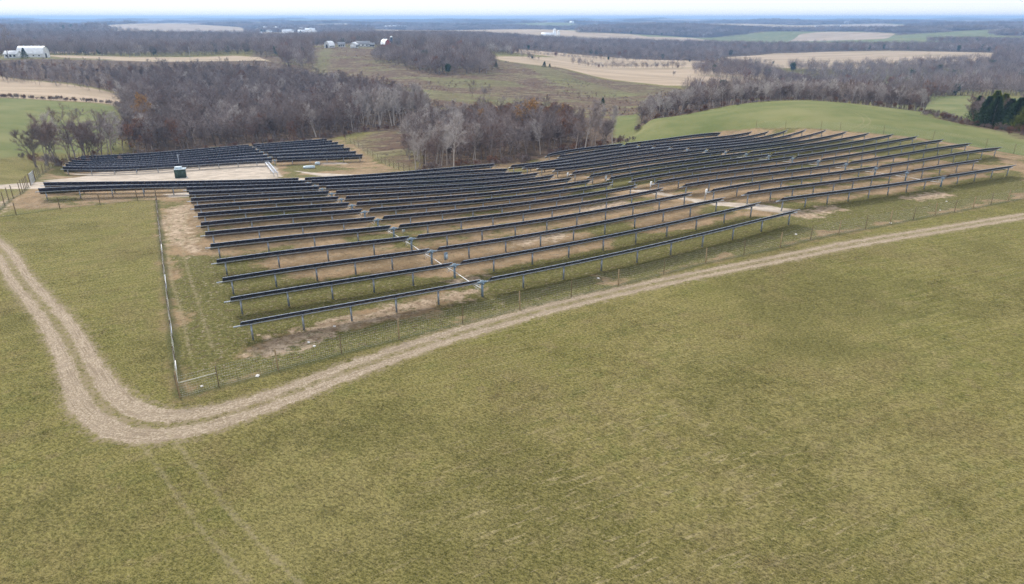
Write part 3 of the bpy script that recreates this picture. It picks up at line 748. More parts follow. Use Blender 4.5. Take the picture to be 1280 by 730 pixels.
# ------------------------------------------------------------------ equipment
cx, cy = cast(226.5, 222.5); root = empty('transformer_cabinet', (cx, cy, gz(cx, cy)), R(18)); tag(root, 'dark green cabinet with pale blue top on the gravel pad', 'cabinet')
b = MB(); b.box((0, 0, .08), (3.0, 2.4, .16)); b.build('concrete_base', plain('concrete', (.45, .43, .40)), root)
b = MB(); b.box((0, 0, 1.2), (2.5, 1.8, 2.1)); b.box((0, -.915, 1.15), (.03, .03, 1.9)); cb = b.build('cabinet_body', M_GREENP, root)
b = MB(); b.box((.1, 0, 2.33), (2.7, 2.0, .16)); b.box((-.3, .3, 2.6), (1.6, 1.2, .45)); b.build('cabinet_lid', M_LID, root)
for sx in (-.6, .6): b = MB(); b.box((sx, -.925, 1.1), (1.1, .04, 1.7)); b.build('door', M_GREENP, cb)
x_, y_ = cast(225.5, 213.5); b = MB(); b.tube([(0, 0, -.3), (0, 0, 4.6)], .07, 8)
o = empty('weather_mast', (x_, y_, gz(x_, y_))); tag(o, 'slim steel mast behind the green cabinet', 'mast'); b.build('mast', M_STEEL, o)
b = MB(); b.box((0, 0, 4.3), (.9, .06, .06)); b.tube([(.4, 0, 4.3), (.4, 0, 4.6)], .06, 6); b.build('cross_arm', M_STEEL, o)
# cable tray standing on the pad: a long steel rack
p0 = Vector((*cast(334, 207), 0)); p1 = Vector((*cast(345, 221.5), 0)); p0.z = gz(p0.x, p0.y); p1.z = gz(p1.x, p1.y)
root = empty('steel_rack', p0); tag(root, 'long low steel rack standing across the gravel right of the cabinet', 'rack')
dv = p1 - p0; ln = dv.length; nrm = Vector((-dv.y, dv.x, 0)).normalized() * .45
for sg, nm in ((1, 'side_beam'), (-1, 'side_beam')):
    b = MB(); b.tube([nrm * sg + Vector((0, 0, 1.15)), dv + nrm * sg + Vector((0, 0, 1.15))], .12, 6); b.build(nm, M_FRAME, root)
b = MB()
for j in range(14): c0 = dv * (j / 13); b.tube([c0 + nrm + Vector((0, 0, 1.2)), c0 - nrm + Vector((0, 0, 1.2))], .07, 5)
b.build('rungs', M_STEEL, root)
for j in range(4):
    for sg in (-1, 1): b = MB(); c0 = dv * (j / 3) + nrm * sg; b.tube([c0, c0 + Vector((0, 0, 1.15))], .06, 6); b.build('leg', M_STEEL2, root)
# pallets of spare panels
for (u, v, L_, W_, H_, lab) in ((386.5, 210.5, 3.4, 1.7, .45, 'long pale blue wrapped pallet on the grass by the gravel'), (397, 206, 1.5, 1.3, .55, 'small pale blue wrapped pallet beside the longer one')):
    x_, y_ = cast(u, v); root = empty('wrapped_pallet', (x_, y_, gz(x_, y_)), R(12)); tag(root, lab, 'pallet')
    b = MB(); 
    for s_ in (-.4, 0, .4): b.box((0, s_ * W_, .07), (L_, .12, .14))
    b.build('pallet_base', M_WOODP, root); b = MB(); b.box((0, 0, .15 + H_ / 2), (L_ * .96, W_ * .94, H_)); b.box((.1, .05, .17 + H_ + .05), (L_ * .7, W_ * .6, .12), R(4)); b.build('wrapped_load', M_LID, root)
# field boxes on posts at the row ends
for i, (u, v, hh, lab) in enumerate(((557, 331.5, 1.5, 'blue grey field box on a post between the second and third front rows'), (812.5, 238.5, 1.6, 'pale field box on a post in the aisle, between the two others there'), (881, 250.5, 1.8, 'pale field box on a post in the aisle, nearest the front fence'), (756.5, 228, 1.3, 'pale field box in the aisle, farthest of those on posts'), (504, 292, 1.0, 'low field box by a drive unit in the near block'), (709, 222, 1.0, 'small far field box at the back end of the aisle'))):
    x_, y_ = cast(u, v); root = empty('field_box', (x_, y_, gz(x_, y_)), R(60)); tag(root, lab, 'box', 'field boxes among the solar rows')
    b = MB(); b.tube([(-.13, 0, -.2), (-.13, 0, hh)], .035, 6); b.tube([(.13, 0, -.2), (.13, 0, hh)], .035, 6); b.build('stand', M_STEEL, root)
    b = MB(); b.box((0, -.1, hh - .35), (.42, .25, .75)); b.box((0, -.12, hh + .12), (.48, .3, .04)); en = b.build('enclosure', M_DRIVE if i == 0 else M_WHITE, root)
    b = MB(); b.box((0, -.237, hh - .35), (.34, .02, .6)); b.build('door', M_LID, en)
# loose stones beside the track
rs = random.Random(11); sm_ = []
for k in range(4):
    b = MB(); vs = []; fs = []
    import bmesh as _bm
    q = _bm.new(); _bm.ops.create_icosphere(q, subdivisions=1, radius=1)
    for v in q.verts: v.co *= rs.uniform(.7, 1.15)
    for v in q.verts: v.co.z *= .55
    me = bpy.data.meshes.new('stone'); q.to_mesh(me); q.free(); me.materials.append(plain('pale_stone_%d' % k, (.62, .60, .56))); sm_.append(me)
for i, (u, v) in enumerate([(1113, 279), (1175, 263), (1183, 252), (995, 293), (748, 348), (418, 408), (393, 433), (322, 470), (386, 428), (252, 483)]):
    x_, y_ = cast(u, v); o = put('pale_stone', sm_[i % 4], None, (x_, y_, gz(x_, y_) + .03), (0, 0, rs.uniform(0, 6)), rs.uniform(.14, .24)); tag(o, 'small pale stone in the grass by the front fence, %s from the right' % ORD[[3, 2, 1, 4, 5, 6, 7, 9, 8, 10][i] - 1], 'stone', 'pale stones along the front fence')

# ------------------------------------------------------------------ trees
BK = {'grey': bark('grey_bark', (.14, .115, .105), (.30, .265, .25)), 'pale': bark('pale_bark', (.40, .365, .33), (.54, .50, .46)),
      'twig': bark('grey_twigs', (.150, .118, .108), (.40, .34, .325)), 'twigp': bark('pale_twigs', (.42, .38, .36), (.54, .50, .47)), 'twigr': bark('rusty_twigs', (.16, .085, .06), (.26, .15, .10))}
def leafmat(name, a, c):
    t = NT(name); inf = t.N('ShaderNodeObjectInfo'); nz = t.noise(1.5, 2)
    t.b.inputs['Roughness'].default_value = .8
    return t.col(t.mix(t.math('ADD', t.math('MULTIPLY', inf.outputs['Random'], .4), t.math('MULTIPLY', nz, .6)), a, c))
M_OR = leafmat('orange_leaves', (.30, .15, .045), (.42, .25, .09)); M_RU = leafmat('russet_leaves', (.19, .085, .045), (.26, .13, .07))
M_EV = leafmat('dark_needles', (.025, .055, .022), (.055, .095, .032)); M_EVY = leafmat('yellowing_needles', (.09, .13, .03), (.19, .20, .04))
def gen_tree(seed, H=13, kind='oak', dens=1.0, leaf=None, stems=1):
    """trunk+limbs mesh, twig mesh"""
    g = random.Random(seed); tr = MB(); cr = MB(); tips = []
    pale = kind in ('pale', 'poplar')
    def branch(p, d, L, r, lev, k):
        n_ = 4 if lev == 0 else 3; pts = [np.array(p, float)]; rad = [r]; d = np.array(d, float)
        for i in range(n_):
            d = d + np.array([g.gauss(0, .10 + .05 * lev) for _ in range(3)]); d[2] += .07 if lev else .03; d /= np.linalg.norm(d)
            pts.append(pts[-1] + d * L / n_); rad.append(r * (1 - (i + 1) / n_ * .82))
        (tr if lev < 2 else cr).tube(pts, rad, k, 0, False)
        return pts
    def at(pts, t):
        x = t * (len(pts) - 1); i = min(int(x), len(pts) - 2); return pts[i] + (pts[i + 1] - pts[i]) * (x - i), (pts[i + 1] - pts[i]) / np.linalg.norm(pts[i + 1] - pts[i])
    def perp(d, ang, az):
        a = np.cross(d, (0, 0, 1)) if abs(d[2]) < .95 else np.cross(d, (1, 0, 0)); a /= np.linalg.norm(a); b_ = np.cross(d, a)
        return d * math.cos(ang) + (a * math.cos(az) + b_ * math.sin(az)) * math.sin(ang)
    spread = {'oak': .95, 'pale': .62, 'poplar': .38, 'brush': .8}.get(kind, .8)
    for s_ in range(stems):
        d0 = np.array([g.gauss(0, .05 + .12 * (stems > 1)), g.gauss(0, .05 + .12 * (stems > 1)), 1]); d0 /= np.linalg.norm(d0)
        Hs = H * g.uniform(.8, 1) if stems > 1 else H
        base = np.array([g.gauss(0, .5), g.gauss(0, .5), -.4]) * (stems > 1) + np.array([0, 0, -.3])
        T0 = branch(base, d0, Hs * .92, H * .014 * (1 if stems == 1 else .75), 0, 6)
        t0 = .22 if kind == 'oak' else .35
        n1 = int(13 * (1 if stems == 1 else .65))
        for i in range(n1):
            t = t0 + (1 - t0) * (i + g.random()) / n1; p, d = at(T0, min(t, .98))
            L1 = Hs * (.42 if kind == 'oak' else .30) * (1.12 - .75 * (t - t0) / (1 - t0)) * g.uniform(.75, 1.15) * (1 if kind != 'poplar' else .8)
            B1 = branch(p, perp(d, spread * g.uniform(.75, 1.2), i * 2.4 + g.random()), L1, H * .0055, 1, 4)
            for j in range(6):
                p2, d2 = at(B1, .25 + .75 * (j + g.random()) / 6); L2 = L1 * .46 * g.uniform(.6, 1.2)
                B2 = branch(p2, perp(d2, .7 * g.uniform(.7, 1.3), g.random() * 7), L2, H * .0024, 2, 3)
                for q in range(int(6 * dens)):
                    p3, d3 = at(B2, .15 + .85 * g.random()); tips.append((p3, perp(d3, g.uniform(.3, .9), g.random() * 7), L2))
    tips_a = np.array([t[0] for t in tips]); tips_d = np.array([t[1] for t in tips]); rs_ = np.random.RandomState(seed)
    Q = []
    for rep in range(3):
        D_ = tips_d + rs_.normal(0, .35, tips_d.shape); D_[:, 2] += .25; D_ /= np.linalg.norm(D_, axis=1)[:, None]
        Ln = rs_.uniform(.5, 1.25, (len(D_), 1)) * H / 13; S = np.cross(D_, rs_.normal(0, 1, D_.shape)); S /= np.linalg.norm(S, axis=1)[:, None]; wd = .016 + .008 * rs_.rand(len(D_), 1)
        P0 = tips_a + rs_.normal(0, .08, tips_a.shape)
        Q.append(np.stack([P0 - S * wd, P0 + S * wd, P0 + D_ * Ln + S * wd * .4, P0 + D_ * Ln - S * wd * .4], 1))
    cr.quads(np.concatenate(Q), 0)
    if leaf is not None:
        nl = int(len(tips) * leaf); P = tips_a[rs_.randint(0, len(tips_a), nl)] + rs_.normal(0, .45, (nl, 3)); a = rs_.normal(0, 1, (nl, 3)); a /= np.linalg.norm(a, axis=1)[:, None]; c = np.cross(a, rs_.normal(0, 1, (nl, 3))); c /= np.linalg.norm(c, axis=1)[:, None]
        sz = rs_.uniform(.08, .16, (nl, 1)); cr.quads(np.stack([P - a * sz - c * sz, P + a * sz - c * sz, P + a * sz + c * sz, P - a * sz + c * sz], 1), 1)
    return tr, cr
def gen_ever(seed, H=10, wide=.42):
    rs_ = np.random.RandomState(seed); tr = MB(); cr = MB()
    tr.tube([(0, 0, -.3), (0, 0, H * .9)], [H * .02, H * .004], 6)
    n_ = 5200; t = rs_.rand(n_) ** .75; z = H * (.06 + .94 * t); lob = 1 + .28 * np.sin(7 * rs_.rand(n_) + z * 2.1)
    a = rs_.rand(n_) * 2 * PI; r = H * wide * (1 - t * .93) * np.sqrt(rs_.rand(n_)) * lob * (1 + .22 * np.sin(a * 3 + z * 1.3 + seed))
    P = np.stack([np.cos(a) * r, np.sin(a) * r, z - r * .25], -1)
    d = np.stack([np.cos(a), np.sin(a), rs_.uniform(-.2, .7, n_)], -1); d /= np.linalg.norm(d, axis=1)[:, None]; s_ = np.cross(d, rs_.normal(0, 1, d.shape)); s_ /= np.linalg.norm(s_, axis=1)[:, None]
    L_ = rs_.uniform(.25, .55, (n_, 1)); w_ = .09
    cr.quads(np.stack([P - s_ * w_, P + s_ * w_, P + d * L_ + s_ * w_ * .3, P + d * L_ - s_ * w_ * .3], 1))
    return tr, cr
PROTO = {}
def proto(key, tr, cr, m1, m2):
    PROTO[key] = (tr.mesh('trunk', m1, True), cr.mesh('crown', m2))
G, T = BK['grey'], BK['twig']
for i in range(5): proto('oak%d' % i, *gen_tree(10 + i, 13, 'oak'), G, [T, T])
for i in range(3): proto('multi%d' % i, *gen_tree(30 + i, 12, 'pale', stems=3), G, [T, T])
for i in range(3): proto('pale%d' % i, *gen_tree(40 + i, 13, 'pale'), BK['pale'], [BK['twigp'], T])
for i in range(3): proto('poplar%d' % i, *gen_tree(50 + i, 13, 'poplar'), BK['pale'], [BK['twigp'], T])
proto('orange0', *gen_tree(60, 12, 'oak', leaf=4), G, [T, M_OR]); proto('russet0', *gen_tree(61, 12, 'oak', leaf=3.0), G, [T, M_RU]); proto('russet1', *gen_tree(62, 12, 'oak', leaf=1.2), G, [BK['twigr'], M_RU])
for i in range(2): proto('brush%d' % i, *gen_tree(70 + i, 4.0, 'brush', stems=4, dens=.8), G, [BK['twigr'] if i else T, T])
proto('ever0', *gen_ever(80), G, M_EV); proto('ever1', *gen_ever(81, 9, .46), G, M_EV); proto('everyel0', *gen_ever(82, 10, .5), G, M_EVY)
# single-mesh copies for the woods that read as one mass
def joined(key, lod=None):
    a, c = PROTO[key]
    bm = _bm.new(); bm.from_mesh(a)
    n0 = len(bm.faces); bm.from_mesh(c)
    bm.faces.ensure_lookup_table()
    mats = [a.materials[0]] + list(c.materials)
    for f_ in bm.faces[n0:]: f_.material_index += 1
    me = bpy.data.meshes.new('wood_' + key); bm.to_mesh(me); bm.free()
    for mt in mats: me.materials.append(mt)
    return me
def far_tree(seed, H=12, n_=150, m=None, w0=.10, wr=.33):
    """simple bare tree for woods seen from a kilometre away"""
    rs_ = np.random.RandomState(seed); b = MB(); b.tube([(0, 0, -.5), (0, 0, H * .8)], [.22, .06], 4, 0)
    u = rs_.normal(0, 1, (n_, 3)); u /= np.linalg.norm(u, axis=1)[:, None]; rr_ = rs_.rand(n_, 1) ** (1 / 2.4)
    P = u * rr_ * np.array([H * wr, H * wr, H * .36]) + np.array([0, 0, H * .60])
    P *= 1 + .12 * np.sin(P[:, [1, 2, 0]] * 1.1 + seed)
    d = P - np.array([0, 0, H * .25]); d += rs_.normal(0, 1.5, d.shape); d /= np.linalg.norm(d, axis=1)[:, None]; s_ = np.cross(d, rs_.normal(0, 1, d.shape)); s_ /= np.linalg.norm(s_, axis=1)[:, None]
    L_ = rs_.uniform(1.2, 3.0, (n_, 1)) * H / 12; w_ = w0 * rs_.uniform(.6, 1.5, (n_, 1))
    b.quads(np.stack([P - s_ * w_, P + s_ * w_, P + d * L_ + s_ * w_ * .3, P + d * L_ - s_ * w_ * .3], 1), 1)
    return b
FARM = []
for i in range(6):
    FARM.append(far_tree(200 + i, 12 + i % 3).mesh('distant_tree', [G, T]))
FARM.append(far_tree(210, 12).mesh('distant_tree', [BK['pale'], BK['twigp']])); FARM.append(far_tree(211, 11, 260, w0=.3).mesh('distant_tree', [G, M_RU])); FARM.append(far_tree(212, 10, 500, w0=.35, wr=.24).mesh('distant_tree', [G, M_EV]))
PATCH = []
for i in range(5):
    rs_ = np.random.RandomState(300 + i); b = MB()
    for j in range(34):
        x0, y0 = rs_.uniform(-24, 24, 2); q = far_tree(400 + i * 50 + j, rs_.uniform(9, 15), 34, w0=.55, wr=.36)
        for v_ in q.v: v_ += np.array([x0, y0, 0])
        k0 = b.n
        b.v += q.v; b.f += [[x + k0 for x in f_] for f_ in q.f]; b.m += q.m; b.n += q.n
    PATCH.append(b.mesh('distant_grove', [G, T]))

def inst_group(name, meshes):
    """points that carry the trees of a wood"""
    c = bpy.data.collections.new(name)
    for i, me in enumerate(meshes): c.objects.link(bpy.data.objects.new('%s_tree_%02d' % (name, i), me))
    return c
def wood(name, label, pts, meshes, idx, scl, cat='wood'):
    """one mass of trees: points with tree instances on them"""
    c = inst_group(name, meshes)
    P = np.array(pts, float).reshape(-1, 2); z = ground(P[:, 0], P[:, 1])
    me = bpy.data.meshes.new(name); me.vertices.add(len(P)); me.vertices.foreach_set('co', np.column_stack([P, z - .1]).ravel())
    r_ = np.random.RandomState(len(P))
    a = me.attributes.new('idx', 'INT', 'POINT'); a.data.foreach_set('value', np.asarray(idx, np.int32))
    a = me.attributes.new('scl', 'FLOAT', 'POINT'); a.data.foreach_set('value', np.asarray(scl, np.float32))
    a = me.attributes.new('rotv', 'FLOAT_VECTOR', 'POINT'); a.data.foreach_set('vector', np.column_stack([r_.normal(0, .05, len(P)), r_.normal(0, .05, len(P)), r_.uniform(0, 6.28, len(P))]).ravel())
    o = bpy.data.objects.new(name, me); COL.objects.link(o); tag(o, label, cat, kind='stuff')
    ng = bpy.data.node_groups.new(name, 'GeometryNodeTree')
    ng.interface.new_socket('Geometry', in_out='INPUT', socket_type='NodeSocketGeometry'); ng.interface.new_socket('Geometry', in_out='OUTPUT', socket_type='NodeSocketGeometry')
    N = ng.nodes.new; gi = N('NodeGroupInput'); go = N('NodeGroupOutput'); ip = N('GeometryNodeInstanceOnPoints'); ci = N('GeometryNodeCollectionInfo')
    ci.inputs['Collection'].default_value = c; ci.inputs['Separate Children'].default_value = True; ci.inputs['Reset Children'].default_value = True
    m2p = N('GeometryNodeMeshToPoints'); ng.links.new(gi.outputs[0], m2p.inputs[0]); ng.links.new(m2p.outputs[0], ip.inputs['Points'])
    ng.links.new(ci.outputs[0], ip.inputs['Instance']); ip.inputs['Pick Instance'].default_value = True
    def at(nm, ty):
        q = N('GeometryNodeInputNamedAttribute'); q.data_type = ty; q.inputs['Name'].default_value = nm; return q.outputs['Attribute']
    ng.links.new(at('idx', 'INT'), ip.inputs['Instance Index']); ng.links.new(at('scl', 'FLOAT'), ip.inputs['Scale'])
    e2r = N('FunctionNodeEulerToRotation'); ng.links.new(at('rotv', 'FLOAT_VECTOR'), e2r.inputs[0]); ng.links.new(e2r.outputs[0], ip.inputs['Rotation'])
    ng.links.new(ip.outputs[0], go.inputs[0])
    md = o.modifiers.new('trees', 'NODES'); md.node_group = ng
    return o
def scatter(P, spacing, seed, keep=None):
    P = list(P); xs = [p[0] for p in P]; ys = [p[1] for p in P]; r_ = np.random.RandomState(seed)
    gx, gy = np.meshgrid(np.arange(min(xs), max(xs), spacing), np.arange(min(ys), max(ys), spacing)); gx = gx.ravel() + r_.uniform(-.48, .48, gx.size) * spacing; gy = gy.ravel() + r_.uniform(-.48, .48, gy.size) * spacing
    m_ = poly_sdf(gx, gy, P) > 0
    if keep is not None: m_ &= keep(gx, gy)
    return np.column_stack([gx[m_], gy[m_]])

W_LEFT = ud((78, 258), (110, 264), (200, 266), (300, 272), (410, 280), (455, 300), (520, 308), (540, 320), (520, 375), (480, 430), (435, 500), (395, 560), (330, 575), (200, 565), (150, 560), (155, 480), (152, 400), (148, 300), (120, 280))
W_MID = ud((514, 180), (560, 184), (600, 186), (640, 192), (695, 205), (735, 226), (725, 262), (700, 300), (640, 310), (560, 300), (515, 285), (500, 240))
W_CREST = ud((802, 272), (860, 302), (920, 318), (1010, 330), (1070, 334), (1130, 339), (1160, 344), (1160, 400), (1100, 420), (1000, 420), (920, 400), (860, 380), (805, 330))
W_RIGHT = ud((1222, 296), (1255, 288), (1300, 275), (1420, 250), (1420, 330), (1280, 340), (1225, 330))
W_STRIP = ud((-150, 605), (0, 575), (60, 530), (130, 490), (160, 470), (175, 540), (130, 610), (40, 630), (0, 640), (-150, 660))
W_BARN2 = ud((468, 690), (500, 640), (518, 600), (545, 572), (610, 572), (622, 650), (600, 740), (560, 800), (515, 760), (475, 740))
W_BARN3 = ud((505, 1000), (560, 900), (640, 880), (650, 1300), (600, 1650), (470, 1650), (400, 1300), (395, 1020), (440, 1000))
W_LBACK = ud((-200, 760), (0, 790), (60, 900), (300, 870), (350, 790), (360, 640), (395, 650), (396, 800), (395, 960), (400, 1100), (480, 1600), (-200, 1900))
rnd = np.random.RandomState(5)
pool = []   # (x, y, area)
for P, sp, nm, sd in ((W_LEFT, 4.6, 'left', 1), (W_MID, 4.0, 'mid', 2), (W_CREST, 4.2, 'crest', 3), (W_RIGHT, 4.5, 'right', 4), (W_STRIP, 6.0, 'strip', 5)):
    for x_, y_ in scatter(P, sp, sd): pool.append((x_, y_, nm))
def uof(x, y): return 640 + F / math.cos(PITCH) * x / y * 1.0
def pick(x, y, nm):
    """kind of tree at a place"""
    D = math.hypot(x, y); u = 640 + x / y * 905; r_ = rnd.rand()
    if nm == 'left' and 438 < u < 540 and D < 335: return 'poplar%d' % rnd.randint(3)
    if nm == 'mid' and u < 575 and r_ < .45: return 'pale%d' % rnd.randint(3)
    if nm == 'mid' and D > 255 and r_ < .35: return ('orange0', 'russet0', 'russet1')[rnd.randint(3)]
    if nm == 'crest' and r_ < .45: return 'pale%d' % rnd.randint(3)
    if nm == 'right': return ('ever1' if r_ < .42 and u > 1238 else 'everyel0' if r_ < .62 and u > 1245 else 'multi%d' % rnd.randint(3))
    if r_ < .07: return 'pale%d' % rnd.randint(3)
    if r_ < .07 + .12 * (math.sin(x / 23) * math.sin(y / 31 + 1) > .35): return 'russet1'
    if r_ < .08 and math.sin(x / 23) > .2: return 'russet0'
    return ('oak%d' % rnd.randint(5)) if r_ < .62 else ('multi%d' % rnd.randint(3))
kd = lambda k: 'oak' if k.startswith('oak') else k[:4]
HT = {'oak': 1, 'mult': .95, 'pale': 1.02, 'popl': 1.18, 'oran': .95, 'russ': .9, 'ever': 1.0, 'brus': 1}
trees = []
for x_, y_, nm in pool:
    k = pick(x_, y_, nm); s_ = (.62 + .46 * rnd.rand() ** .8) * {'mid': .82, 'crest': .74, 'strip': .62, 'right': 1.1}.get(nm, 1) * (.8 if nm == 'left' and math.hypot(x_, y_) > 480 else 1)
    trees.append([x_, y_, nm, k, s_])
# the scattered ones, placed one by one
ONE = [(58, 207, 'multi0', 1.25), (78, 208, 'multi2', 1.35), (95, 206, 'oak1', 1.3), (112, 206, 'multi1', 1.35), (128, 202, 'oak3', 1.2), (46, 209, 'multi1', 1.1), (140, 196, 'pale0', 1.15), (68, 203, 'pale1', 1.1), (104, 202, 'multi2', 1.2), (120, 206, 'multi0', 1.2), (88, 201, 'multi1', 1.15),
       (718, 192, 'poplar0', .9), (731, 190, 'poplar1', .95), (745, 186, 'poplar2', .95), (757, 184, 'multi1', .9), (765, 182, 'poplar0', .85), (724, 188, 'multi0', .85), (738, 186, 'poplar1', .9), (750, 183, 'multi2', .9),
       (567, 211, 'pale1', 1.0), (545, 208, 'pale2', .9), (532, 206, 'pale0', .85), (648, 172, 'orange0', 1.15), (666, 168, 'orange0', .95)]
one = []
for u, v, k, s_ in ONE:
    x_, y_ = cast(u, v); one.append([x_, y_, 'single', k, s_])
trees.sort(key=lambda t: math.hypot(t[0], t[1]) / t[4] + (1e5 if abs(t[0]) > t[1] * .70 else 0))
near, rest = trees[:272], trees[272:]
def tree_thing(x, y, k, s_, label, group, rz=None, lean=.05):
    cat = 'tree'; name = {'oak': 'bare_tree', 'mult': 'bare_tree', 'pale': 'birch_tree', 'popl': 'poplar_tree', 'oran': 'oak_tree', 'russ': 'oak_tree', 'ever': 'cedar_tree', 'brus': 'bare_shrub'}[kd(k)]
    o = empty(name, (x, y, gz(x, y)), 0); o.rotation_euler = (rnd.normal(0, lean), rnd.normal(0, lean), rnd.uniform(0, 6.28) if rz is None else rz); s2 = s_ * HT[kd(k)]; o.scale = (s2, s2, s2 * rnd.uniform(.94, 1.06))
    a, c = PROTO[k]; put('trunk', a, o); put('crown', c, o)
    tag(o, label, 'shrub' if k.startswith('brush') else 'tree', group); return o
DESC = {'oak': 'broad grey bare tree with dense fine twigs', 'mult': 'grey bare tree with several slender stems', 'pale': 'pale barked bare tree with whitish limbs', 'popl': 'tall narrow bare tree with straight pale trunk', 'oran': 'oak still holding orange leaves', 'russ': 'oak holding thin russet leaves', 'ever': 'dark green cedar'}
DESC = {'oak': 'broad grey bare tree', 'mult': 'many stemmed bare tree', 'pale': 'whitish limbed bare tree', 'popl': 'narrow pale trunked tree', 'oran': 'orange leaved oak', 'russ': 'russet leaved oak', 'ever': 'dark green cedar'}
ZONES = {'left': ((160, 'behind the left end of the far left rows'), (225, 'left of and behind the green cabinet'), (290, 'behind the rows right of the green cabinet'), (350, 'behind the gap in the far left rows'), (430, 'behind the right end of the far left rows'), (9999, 'at the back of the small fenced meadow')),
         'mid': ((560, 'at the meadow end of the middle wood'), (630, 'behind the top of the near rows'), (700, 'where near and right row blocks meet'), (9999, 'above the start of the backmost right row')),
         'crest': ((870, 'at the low left end of the hill crest'), (1000, 'on the hill crest behind the right rows'), (9999, 'at the right end of the hill crest')), 'right': ((1235, 'at the left tip of the right edge thicket'), (1262, 'in the right edge thicket, left half'), (9999, 'cut by the right edge of the picture')), 'strip': ((9999, 'in the strip below the white barn'),)}
for x_, y_, nm, k, s_ in near:
    d = 'yellowing cedar' if k == 'everyel0' else DESC[kd(k)]
    u_ = 640 + x_ / y_ * 905; z_ = [q for q in ZONES[nm] if u_ < q[0]][0][1]
    if nm == 'left': rank = 'front' if math.hypot(x_, y_) < 277 else 'inner'
    elif nm == 'mid': rank = 'front' if math.hypot(x_, y_) < 194 + max(0, u_ - 640) * .3 else 'inner'
    else: rank = 'front'
    size = 'tall ' if s_ > .92 and nm == 'left' else 'low ' if s_ < .75 and nm == 'left' else ''
    lab = size + d + (' deeper in, ' if rank == 'inner' else ' ') + z_
    tree_thing(x_, y_, k, s_, lab, lab.replace('tree', 'trees', 1) if 'tree ' in lab else lab.replace('oak', 'oaks', 1).replace('cedar', 'cedars', 1))
for i, (x_, y_, nm, k, s_) in enumerate(one):
    pl = (('farthest left, over the gate fence', 'second from the left over the gate fence', 'third from the left over the gate fence', 'fourth from the left over the gate fence', 'fifth from the left over the gate fence', 'behind the farthest left, leaning', 'at the left end of the far rows', 'third rank left, over the gate fence', 'just left of the far rows', 'nearest the left end of the far rows', 'midway over the gate fence, farther back')[i]) if i < 11 else 'in the open clump ending the middle wood on the right' if i < 19 else ('foremost by the middle rows', 'left of the foremost pale one', 'nearest the meadow fence')[i - 19] if i < 22 else ('brightest in the middle wood', 'right of the brightest one')[i - 22]
    tree_thing(x_, y_, k, s_, DESC[kd(k)] + ' ' + pl, DESC[kd(k)] + ' group ' + pl)
keys = sorted(set(t[3] for t in rest)); kk = {k: i for i, k in enumerate(keys)}
jm = [joined(k) for k in keys]
for nm, name, lab in (('left', 'bare_wood', 'deep grey bare wood filling the valley behind the far left solar rows'), ('mid', 'mixed_wood', 'brown and orange flecked wood behind the middle solar rows'), ('crest', 'crest_wood', 'band of leaning bare trees behind the green hill crest'), ('right', 'cedar_thicket', 'dark cedar and bare tree thicket at the right edge'), ('strip', 'valley_wood', 'strip of bare trees between tan field and white barn')):
    t_ = [t for t in rest if t[2] == nm]
    if t_: wood(name, lab, [t[:2] for t in t_], jm, [kk[t[3]] for t in t_], [t[4] * HT[kd(t[3])] for t in t_])
# low brush at the wood edges
bj = [joined('brush0'), joined('brush1')]
def along_line(P, step, wid, seed):
    r_ = np.random.RandomState(seed); q = np.array(resample(P, step)); return q + r_.normal(0, wid, q.shape)
BR = np.concatenate([along_line(ud((20, 238), (60, 232), (100, 240), (130, 256)), 1.3, 3, 1), along_line(ud((100, 256), (300, 266), (410, 274), (455, 292), (540, 300)), 2.2, 2, 2), along_line(ud((514, 176), (600, 180), (695, 199), (760, 221), (785, 230)), 1.6, 2, 3),
                     along_line(ud((802, 267), (860, 297), (1010, 325), (1160, 338)), 2.2, 2, 4), along_line(ud((1165, 318), (1200, 292), (1240, 282), (1290, 262), (1400, 240)), 1.3, 3, 5), along_line(ud((-20, 434), (60, 427), (130, 420), (160, 415)), 1.2, .7, 6), along_line(ud((430, 300), (400, 360), (480, 400), (540, 370)), 5, 8, 7)])
wood('edge_brush', 'low rusty brush along the foot of the woods', BR, bj, np.random.RandomState(3).randint(0, 2, len(BR)), np.random.RandomState(4).uniform(.35, .85, len(BR)), 'brush')
SB = scatter(PASTS[0], 6.0, 61, lambda x, y: (np.sin(x / 19 + 2 * np.sin(y / 33)) * np.sin(y / 27 + x / 60) > .12))
wood('pasture_scrub', 'low brown weeds and scrub dotted over the rough pasture', SB, bj, np.random.RandomState(5).randint(0, 2, len(SB)), np.random.RandomState(6).uniform(.12, .36, len(SB)), 'scrub')
